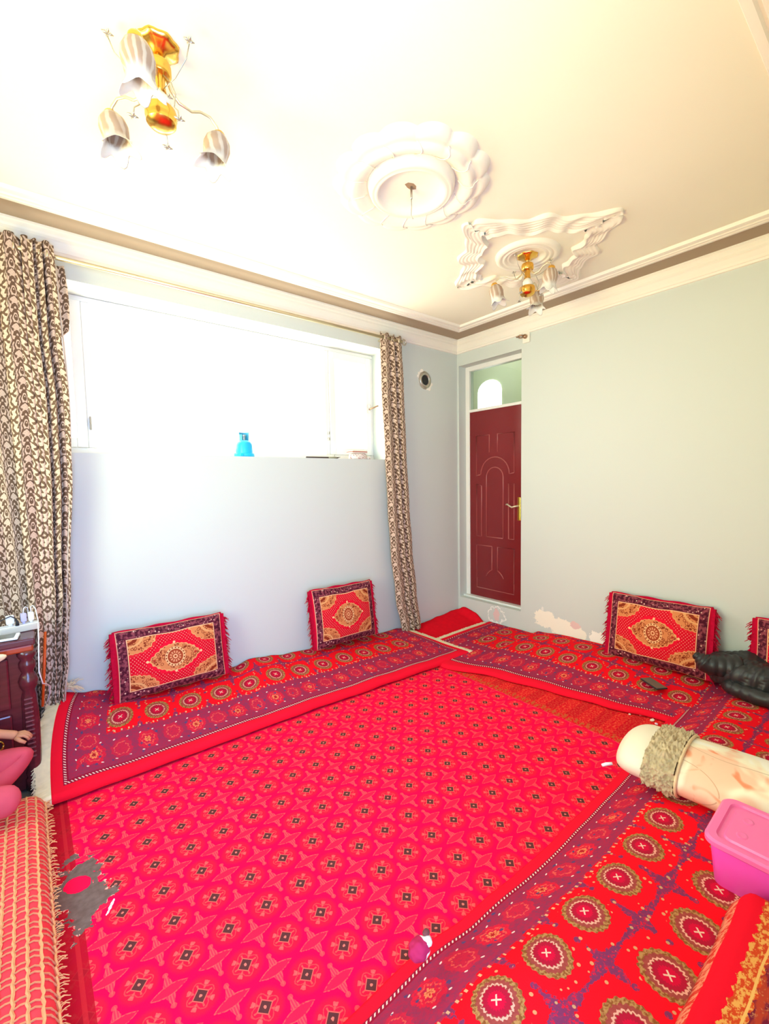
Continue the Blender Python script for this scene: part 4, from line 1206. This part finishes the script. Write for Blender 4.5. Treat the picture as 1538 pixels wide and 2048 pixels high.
bm = bmesh.new(); stack(bm, [(0.125, 0.180, 0.133, 0.035), (0.130, 0.185, 0.138, 0.036), (0.130, 0.185, 0.150, 0.036), (0.124, 0.178, 0.156, 0.034), (0.108, 0.160, 0.156, 0.030), (0.104, 0.156, 0.149, 0.028), (0.092, 0.144, 0.149, 0.022), (0.088, 0.140, 0.155, 0.020)])
lid = fin('lid', bm, m_pink2, t, smooth=True, auto=35)
for q, (a, b) in enumerate(((-0.045, 0.105), (0.035, 0.105))):
    bm = bmesh.new(); lathe(bm, [(0, 0.1558), (0.010, 0.1562), (0.014, 0.1572), (0.018, 0.1552)], 24, mat4=Matrix.Translation((a, b, 0)) @ Matrix.Diagonal((1.0, 0.8, 1, 1))); fin('finger_dent', bm, m_pink2, lid, smooth=True)
tag(t, 'pink plastic storage box with a lid on the nearest mattress', 'storage box')

# knotted cloth ball on the rug edge
t = empty('cloth_ball', (-2.662, -2.215, 0.155))
def blob(r, sx=1, sy=1, sz=1, c=(0, 0, 0), amp=0.1, seed_=0, n=24):
    bm = bmesh.new(); bmesh.ops.create_icosphere(bm, subdivisions=4, radius=r)
    for v in bm.verts:
        d = v.co.normalized(); v.co = Vector((v.co.x * sx, v.co.y * sy, v.co.z * sz)) * (1 + amp * nz(d.x * 2, d.y * 2, d.z * 2 + seed_)) + Vector(c)
    return bm
def ballmat():
    s = Sh('magenta_white_patched_cloth'); P = s.tc.outputs['Object']; x, y, z = s.ob(); n = s.noise(P, 28, 1)
    f = (n + x * 4).gt(0.56)
    return s.done(s.mix(f, (0.42, 0.018, 0.075), (0.74, 0.58, 0.52)), 0.85, 0.1)
fin('wrapped_cloth', blob(0.026, 1.15, 1.0, 0.9, (0, 0, 0.024), 0.15), ballmat(), t, smooth=True)
fin('grey_knot', blob(0.014, 1, 1, 0.8, (0.022, -0.006, 0.036), 0.2, 3), plain('grey_white_cloth', (0.62, 0.52, 0.48), 0.9), t, smooth=True)
fin('brown_tip', blob(0.009, 1.2, 1, 0.8, (0.030, 0.004, 0.046), 0.1, 5), plain('brown_cloth', (0.16, 0.04, 0.04), 0.9), t, smooth=True)
tag(t, 'small magenta and white cloth ball on the edge of the nearest rug', 'toy ball')

# scraps on the carpet near the corner of the rugs
for nm, (x, y), sx, sy, col, lab in (('sweet_wrapper', (-0.668, -2.055), 0.016, 0.010, (0.85, 0.75, 0.62), 'small cream wrapper on the carpet where two rugs meet'),
                                      ('button', (-0.695, -2.085), 0.008, 0.008, (0.85, 0.70, 0.90), 'tiny pale lilac button beside the cream wrapper'),
                                      ('paper_scrap', (-0.70, -1.945), 0.008, 0.006, (0.90, 0.62, 0.52), 'tiny triangular paper scrap near the right rug edge')):
    bm = blob(1.0, sx, sy, 0.004, (0, 0, 0.004), 0.3, sx * 99); tag(fin(nm, bm, plain('mat_' + nm, col, 0.6), None, smooth=True), lab, nm.replace('_', ' ')).location = (x, y, 0.001)
bm = bmesh.new(); tube(bm, [(0, 0, 0), (0.05, -0.045, 0.002), (0.10, -0.11, 0.0)], 0.003, 6); o = fin('thin_stick', bm, plain('pale_pink_plastic', (0.80, 0.30, 0.26), 0.6)); o.location = (-0.665, -1.985, 0.004)
tag(o, 'thin pale stick along the front edge of the right rug', 'stick')

# ------------------------------------------------------------------ lace covered mattress at the left
t = empty('lace_covered_mattress', (-3.80, -1.75, 0.0))
XL, XR, Y0, Y1, ZH = -0.50, 0.405, -1.15, 1.13, 0.105
def surfL(x, y, off=0.0):
    """height over the padded top; x,y local"""
    ex = max(0.0, (x - (XR - 0.07)) / 0.07); z = ZH - (0.090 * (1 - math.sqrt(max(0.0, 1 - ex * ex))))
    ey = max(0.0, (y - (Y1 - 0.07)) / 0.07); z -= 0.085 * (1 - math.sqrt(max(0.0, 1 - ey * ey)))
    z += 0.006 * nz((x) * 4, y * 4)
    return Vector((x, y, max(z, 0.006) + off))
bm = bmesh.new(); nu, nv = 60, 90
G = [[bm.verts.new(surfL(lerp(XL, XR, i / nu), lerp(Y0, Y1, j / nv))) for j in range(nv + 1)] for i in range(nu + 1)]
for i in range(nu):
    for j in range(nv): bm.faces.new([G[i][j], G[i + 1][j], G[i + 1][j + 1], G[i][j + 1]])
rim = [G[i][0] for i in range(nu + 1)] + [G[nu][j] for j in range(1, nv + 1)] + [G[i][nv] for i in range(nu - 1, -1, -1)] + [G[0][j] for j in range(nv - 1, 0, -1)]
low = [bm.verts.new((v.co.x, v.co.y, 0.002)) for v in rim]
for k in range(len(rim)): bm.faces.new([rim[k], rim[(k + 1) % len(rim)], low[(k + 1) % len(rim)], low[k]])
bm.faces.new(low); fin('red_cover', bm, m_lred, t, smooth=True, auto=50)
bm = bmesh.new(); step = 0.030; xs = [XR - 0.006 - k * step for k in range(24)]
for x in xs:
    pts = [surfL(x + 0.0022 * sin(y * 240), y, 0.003) for y in [lerp(Y0, Y1 - 0.005, k / 150) for k in range(151)]]
    tube(bm, pts, 0.0042, 4)
ys = [Y1 - 0.01 - (k // 2) * 0.052 - (k % 2) * 0.019 for k in range(87)]
for n_, y in enumerate(ys):
    for k in range(len(xs) - 1):
        x0_, x1_ = xs[k], xs[k + 1]; sl = -0.013 if k % 2 else 0.013
        tube(bm, [surfL(x0_, y + sl, 0.003), surfL((x0_ + x1_) / 2, y + sl + 0.003, 0.004), surfL(x1_, y + sl + 0.001, 0.003)], 0.0026, 3, False)
fin('crochet_net', bm, m_lace, t, smooth=False)
bm = bmesh.new()
for k in range(330):
    y = lerp(Y0, Y1, (k + random.random()) / 330); p = surfL(XR - 0.004, y, 0.006); L = random.uniform(0.008, 0.026)
    e = p + Vector((L, random.uniform(-.012, .012), random.uniform(-.012, .006))); tube(bm, [p, p.lerp(e, .5) + Vector((0, 0, .004)), e], 0.0014, 4, False)
fin('thread_fringe', bm, m_lace, t)
tag(t, 'red mattress under a peach crochet net at the near left edge', 'mattress')

# ------------------------------------------------------------------ dark cabinet in the left corner, and what stands on it
def wood():
    s = Sh('glossy_maroon_wood'); x, y, z = s.ob(); n = s.noise(s.vec(x * 2, y * 2, z * 14), 4, 3)
    return s.done(s.mix(n, (0.060, 0.010, 0.014), (0.13, 0.020, 0.030)), 0.18, 0.6)
m_wood = wood(); m_wood2 = plain('red_varnished_edge', (0.40, 0.050, 0.012), 0.25, 0.5, 0.15, 12)
t = empty('carved_cabinet', (-3.72, -0.31, 0.0))
bm = bmesh.new(); bx(bm, -0.31, 0.285, -0.105, 0.14, 0.0, 0.66); fin('body', bm, m_wood, t, bevel=0.004)
bm = bmesh.new(); bx(bm, -0.34, 0.325, -0.145, 0.16, 0.685, 0.715); fin('top_board', bm, m_wood, t, bevel=0.006)
bm = bmesh.new(); bx(bm, -0.335, 0.318, -0.138, 0.155, 0.655, 0.686); fin('top_moulding', bm, m_wood2, t, bevel=0.008)
bm = bmesh.new(); lathe(bm, [(0.0, 0.0), (0.036, 0.0), (0.036, 0.05), (0.028, 0.06), (0.034, 0.08), (0.026, 0.10), (0.028, 0.16), (0.030, 0.30), (0.028, 0.44), (0.024, 0.47), (0.034, 0.49), (0.038, 0.515), (0.030, 0.54), (0.022, 0.555), (0.032, 0.58), (0.032, 0.60), (0.024, 0.615), (0.036, 0.635), (0.036, 0.657), (0, 0.657)], 28,
     c=(0.290, -0.105, 0), mod=lambda r, z, th, j: (r * (1 + (0.10 * sin(th * 8) if 0.11 < z < 0.45 else 0)), z)); fin('carved_column', bm, m_wood, t, smooth=True)
for zz in range(12):
    pass
bm = bmesh.new()
for k in range(14): bx(bm, 0.270, 0.302, -0.142, -0.130, 0.16 + k * 0.021, 0.168 + k * 0.021)
fin('carved_rungs', bm, plain('dull_maroon_wood', (0.17, 0.035, 0.045), 0.5), t, bevel=0.003)
for z0_, z1_ in ((0.40, 0.635), (0.13, 0.375)):
    bm = bmesh.new(); bx(bm, -0.27, 0.225, -0.120, -0.105, z0_, z1_); dr = fin('drawer', bm, m_wood, t, bevel=0.008)
    bm = bmesh.new(); zc = (z0_ + z1_) / 2
    tube(bm, [(0.165 + 0.024 * cos(a), -0.128, zc + 0.024 * sin(a)) for a in [k * 2 * pi / 16 for k in range(17)]], 0.004, 6); fin('drawer_pull', bm, m_gold, dr, smooth=True)
tag(t, 'glossy dark maroon carved cabinet in the corner behind the left curtain', 'cabinet')
ZTB = 0.716
t = empty('power_strip', (-3.45, -0.285, ZTB), R(8))
bm = bmesh.new(); bx(bm, -0.075, 0.075, -0.028, 0.030, 0.0, 0.030); fin('strip_body', bm, plain('grey_white_plastic', (0.60, 0.56, 0.50), 0.5), t, bevel=0.004)
bm = bmesh.new(); bx(bm, -0.072, 0.072, -0.024, 0.026, 0.030, 0.033); fin('socket_face', bm, m_whitep, t, bevel=0.001)
tag(t, 'pale grey power strip on top of the dark cabinet', 'power strip')
for k, (dx, lab) in enumerate(((-0.032, 'square white charger plug in the left part of the power strip'), (0.018, 'violet-white charger with a short cable in the middle of the power strip'), (0.046, 'white charger with the long white cable at the end of the power strip'))):
    q = empty('charger_plug', (-3.45 + dx * cos(R(8)), -0.285 + dx * sin(R(8)), ZTB + 0.0335), R(8)); w_ = 0.015 if k == 0 else 0.011
    bm = bmesh.new(); bx(bm, -w_, w_, -0.012, 0.012, 0.010, 0.050); bx(bm, -w_ * .5, w_ * .5, -0.006, 0.006, 0.0, 0.010); fin('adapter', bm, m_whitep if k != 1 else plain('lilac_white_plastic', (0.55, 0.52, 0.85), 0.4), q, bevel=0.003)
    if k == 2:
        bm = bmesh.new(); W = [(-3.403, -0.282, 0.80), (-3.402, -0.283, 0.826), (-3.394, -0.29, 0.832), (-3.385, -0.30, 0.815), (-3.378, -0.305, 0.76), (-3.382, -0.465, 0.71), (-3.386, -0.47, 0.63), (-3.389, -0.468, 0.56), (-3.378, -0.44, 0.49), (-3.365, -0.34, 0.45), (-3.350, -0.24, 0.40), (-3.352, -0.19, 0.34), (-3.370, -0.165, 0.28)]
        mw = q.matrix_world.copy(); mi = (Matrix.Translation(q.location) @ Matrix.Rotation(R(8), 4, 'Z')).inverted()
        tube(bm, [mi @ Vector(p) for p in W], 0.0025, 6); fin('cable', bm, m_whitep, q, smooth=True)
    if k == 1:
        bm = bmesh.new(); tube(bm, [(0, 0, 0.05), (0.003, 0, 0.072), (0.010, 0.004, 0.078), (0.020, 0.014, 0.070), (0.022, 0.022, 0.04)], 0.0025, 6); fin('cable', bm, m_whitep, q, smooth=True)
    tag(q, lab, 'charger', 'chargers in the power strip')
bm = bmesh.new(); tube(bm, [(0.0, 0.0, 0.0), (0.0, 0.0, 0.018), (-0.006, 0, 0.036), (-0.022, -0.002, 0.050), (-0.05, -0.004, 0.040), (-0.10, -0.01, 0.012), (-0.22, -0.01, 0.0)], [0.008, 0.006, 0.0025, 0.0025, 0.0025, 0.0025, 0.0025], 8); o = fin('plug_cord', bm, m_dark, None, smooth=True); o.location = (-3.456, -0.305, ZTB + 0.0335)
tag(o, 'black plug and cord arching from the power strip', 'cord')
t = empty('tablet', (-3.525, -0.385, ZTB + 0.001), R(-6))
bm = bmesh.new(); bx(bm, -0.09, 0.075, -0.045, 0.045, 0.0, 0.010); fin('back_shell', bm, m_whitep, t, bevel=0.004)
bm = bmesh.new(); bx(bm, -0.078, 0.060, -0.036, 0.036, 0.010, 0.0112); fin('screen', bm, m_phone, t)
tag(t, 'white framed tablet lying on the front of the dark cabinet', 'tablet')
t = empty('cream_cloth_heap', (-3.60, -0.495, ZTB - 0.09))
bm = blob(0.05, 1.7, 0.5, 1.0, (0, 0, 0.03), 0.35, 2); fin('cloth', bm, plain('pale_yellow_cloth', (0.85, 0.76, 0.48), 0.9), t, smooth=True)
tag(t, 'pale yellow cloth hanging over the front of the cabinet top', 'cloth')
# orange umbrella-like rod leaning behind the cabinet
bm = bmesh.new(); tube(bm, [(-3.352, -0.165, 0.66), (-3.366, -0.20, 0.50), (-3.385, -0.235, 0.30)], [0.006, 0.007, 0.006], 8); o = fin('orange_rod', bm, plain('orange_plastic', (0.75, 0.10, 0.01), 0.4), None, smooth=True)
tag(o, 'thin orange rod leaning between the cabinet and the left curtain', 'rod')

# ------------------------------------------------------------------ person at the left edge
def skinned(name, vs, es, rad, mat, parent, sub=2):
    me = bpy.data.meshes.new(name); me.from_pydata(vs, es, []); o = link(name, me, mat, parent)
    sk = o.modifiers.new('skin', 'SKIN'); sk.use_smooth_shade = True
    for k, r_ in enumerate(rad): me.skin_vertices[0].data[k].radius = (r_, r_) if not isinstance(r_, tuple) else r_
    me.skin_vertices[0].data[0].use_root = True
    ss = o.modifiers.new('sub', 'SUBSURF'); ss.levels = sub; ss.render_levels = sub
    return o


m_skin = plain('warm_skin', (0.62, 0.27, 0.15), 0.6, 0.3, 0.06, 12)
m_rose_cl = plain('rose_pink_cotton', (0.66, 0.085, 0.13), 0.9, 0.1, 0.12, 12)
m_hair = plain('black_hair', (0.02, 0.015, 0.012), 0.6, 0.3, 0.2, 60)
t = empty('person', (-3.82, -0.70, 0.136))
hips = (0, 0, 0.09)
V_ = [hips, (0.0, 0.0, 0.20), (0.0, 0.0, 0.32), (0.0, 0.0, 0.43), (0, 0, 0.50), (0, 0, 0.56), (0.0, -0.0, 0.63), (0.0, 0, 0.69),
      (0.06, 0.06, 0.42), (0.10, 0.14, 0.34), (0.18, 0.20, 0.25), (0.29, 0.20, 0.195), (0.345, 0.185, 0.175),
      (0.06, -0.08, 0.42), (0.10, -0.17, 0.32), (0.17, -0.15, 0.20), (0.25, -0.10, 0.15),
      (0.10, 0.08, 0.075), (0.38, 0.13, 0.10), (0.24, 0.03, 0.045), (0.12, -0.02, 0.04),
      (0.10, -0.08, 0.075), (0.34, -0.15, 0.075), (0.22, -0.06, 0.04), (0.10, 0.03, 0.035)]
E_ = [(0, 1), (1, 2), (2, 3), (3, 4), (4, 5), (5, 6), (6, 7), (3, 8), (8, 9), (9, 10), (10, 11), (11, 12), (3, 13), (13, 14), (14, 15), (15, 16), (0, 17), (17, 18), (18, 19), (19, 20), (0, 21), (21, 22), (22, 23), (23, 24)]
R_ = [0.09, 0.085, 0.09, 0.06, 0.035, 0.055, 0.075, 0.05, 0.036, 0.030, 0.026, 0.019, 0.021, 0.036, 0.030, 0.026, 0.020, 0.06, 0.040, 0.030, 0.020, 0.06, 0.040, 0.03, 0.02]
body = skinned('body', V_, E_, R_, m_skin, t)
# fingers of the hand resting on the knee
for k, (dy, L) in enumerate(((0.018, 0.034), (0.006, 0.040), (-0.006, 0.038), (-0.017, 0.030))):
    p = Vector((0.350, 0.185 + dy, 0.176)); bm = bmesh.new()
    tube(bm, [p - Vector((0.012, 0, -0.003)), p + Vector((L * .4, dy * .1, 0.0)), p + Vector((L * .75, dy * .2, -0.010)), p + Vector((L, dy * .2, -0.024))], [0.0075, 0.007, 0.0065, 0.005], 8); fin('finger', bm, m_skin, t, smooth=True)
bm = bmesh.new(); tube(bm, [(0.335, 0.165, 0.175), (0.35, 0.148, 0.165), (0.368, 0.142, 0.152)], [0.009, 0.008, 0.006], 8); fin('thumb', bm, m_skin, t, smooth=True)
skinned('trousers', [V_[0], V_[17], (0.25, 0.11, 0.095), V_[18], (0.30, 0.08, 0.06), V_[19], V_[21], (0.22, -0.12, 0.08), V_[22], (0.28, -0.10, 0.05), V_[23]], [(0, 1), (1, 2), (2, 3), (3, 4), (4, 5), (0, 6), (6, 7), (7, 8), (8, 9), (9, 10)], [0.105, 0.080, 0.070, 0.058, 0.048, 0.045, 0.080, 0.068, 0.058, 0.048, 0.042], m_rose_cl, t)
skinned('tunic', [V_[0], V_[1], V_[2], V_[3], V_[8], V_[9], (0.15, 0.18, 0.285), V_[13], V_[14], (0.14, -0.16, 0.25)], [(0, 1), (1, 2), (2, 3), (3, 4), (4, 5), (5, 6), (3, 7), (7, 8), (8, 9)], [0.112, 0.10, 0.10, 0.068, 0.046, 0.040, 0.038, 0.046, 0.040, 0.038], m_rose_cl, t)
bm = blob(0.088, 0.95, 0.92, 0.9, (-0.022, 0, 0.675), 0.05, 2); fin('hair', bm, m_hair, t, smooth=True)
bm = blob(0.010, 1.0, 0.8, 1.3, (0.077, 0, 0.625), 0.0); fin('nose', bm, m_skin, t, smooth=True)
for sy in (-1, 1):
    bm = blob(0.008, 0.6, 1.2, 0.7, (0.068, sy * 0.026, 0.648), 0.0); fin('eye', bm, m_dark, t, smooth=True)
tag(t, 'person in rose pink clothes sitting at the left edge with a hand on one knee', 'person')
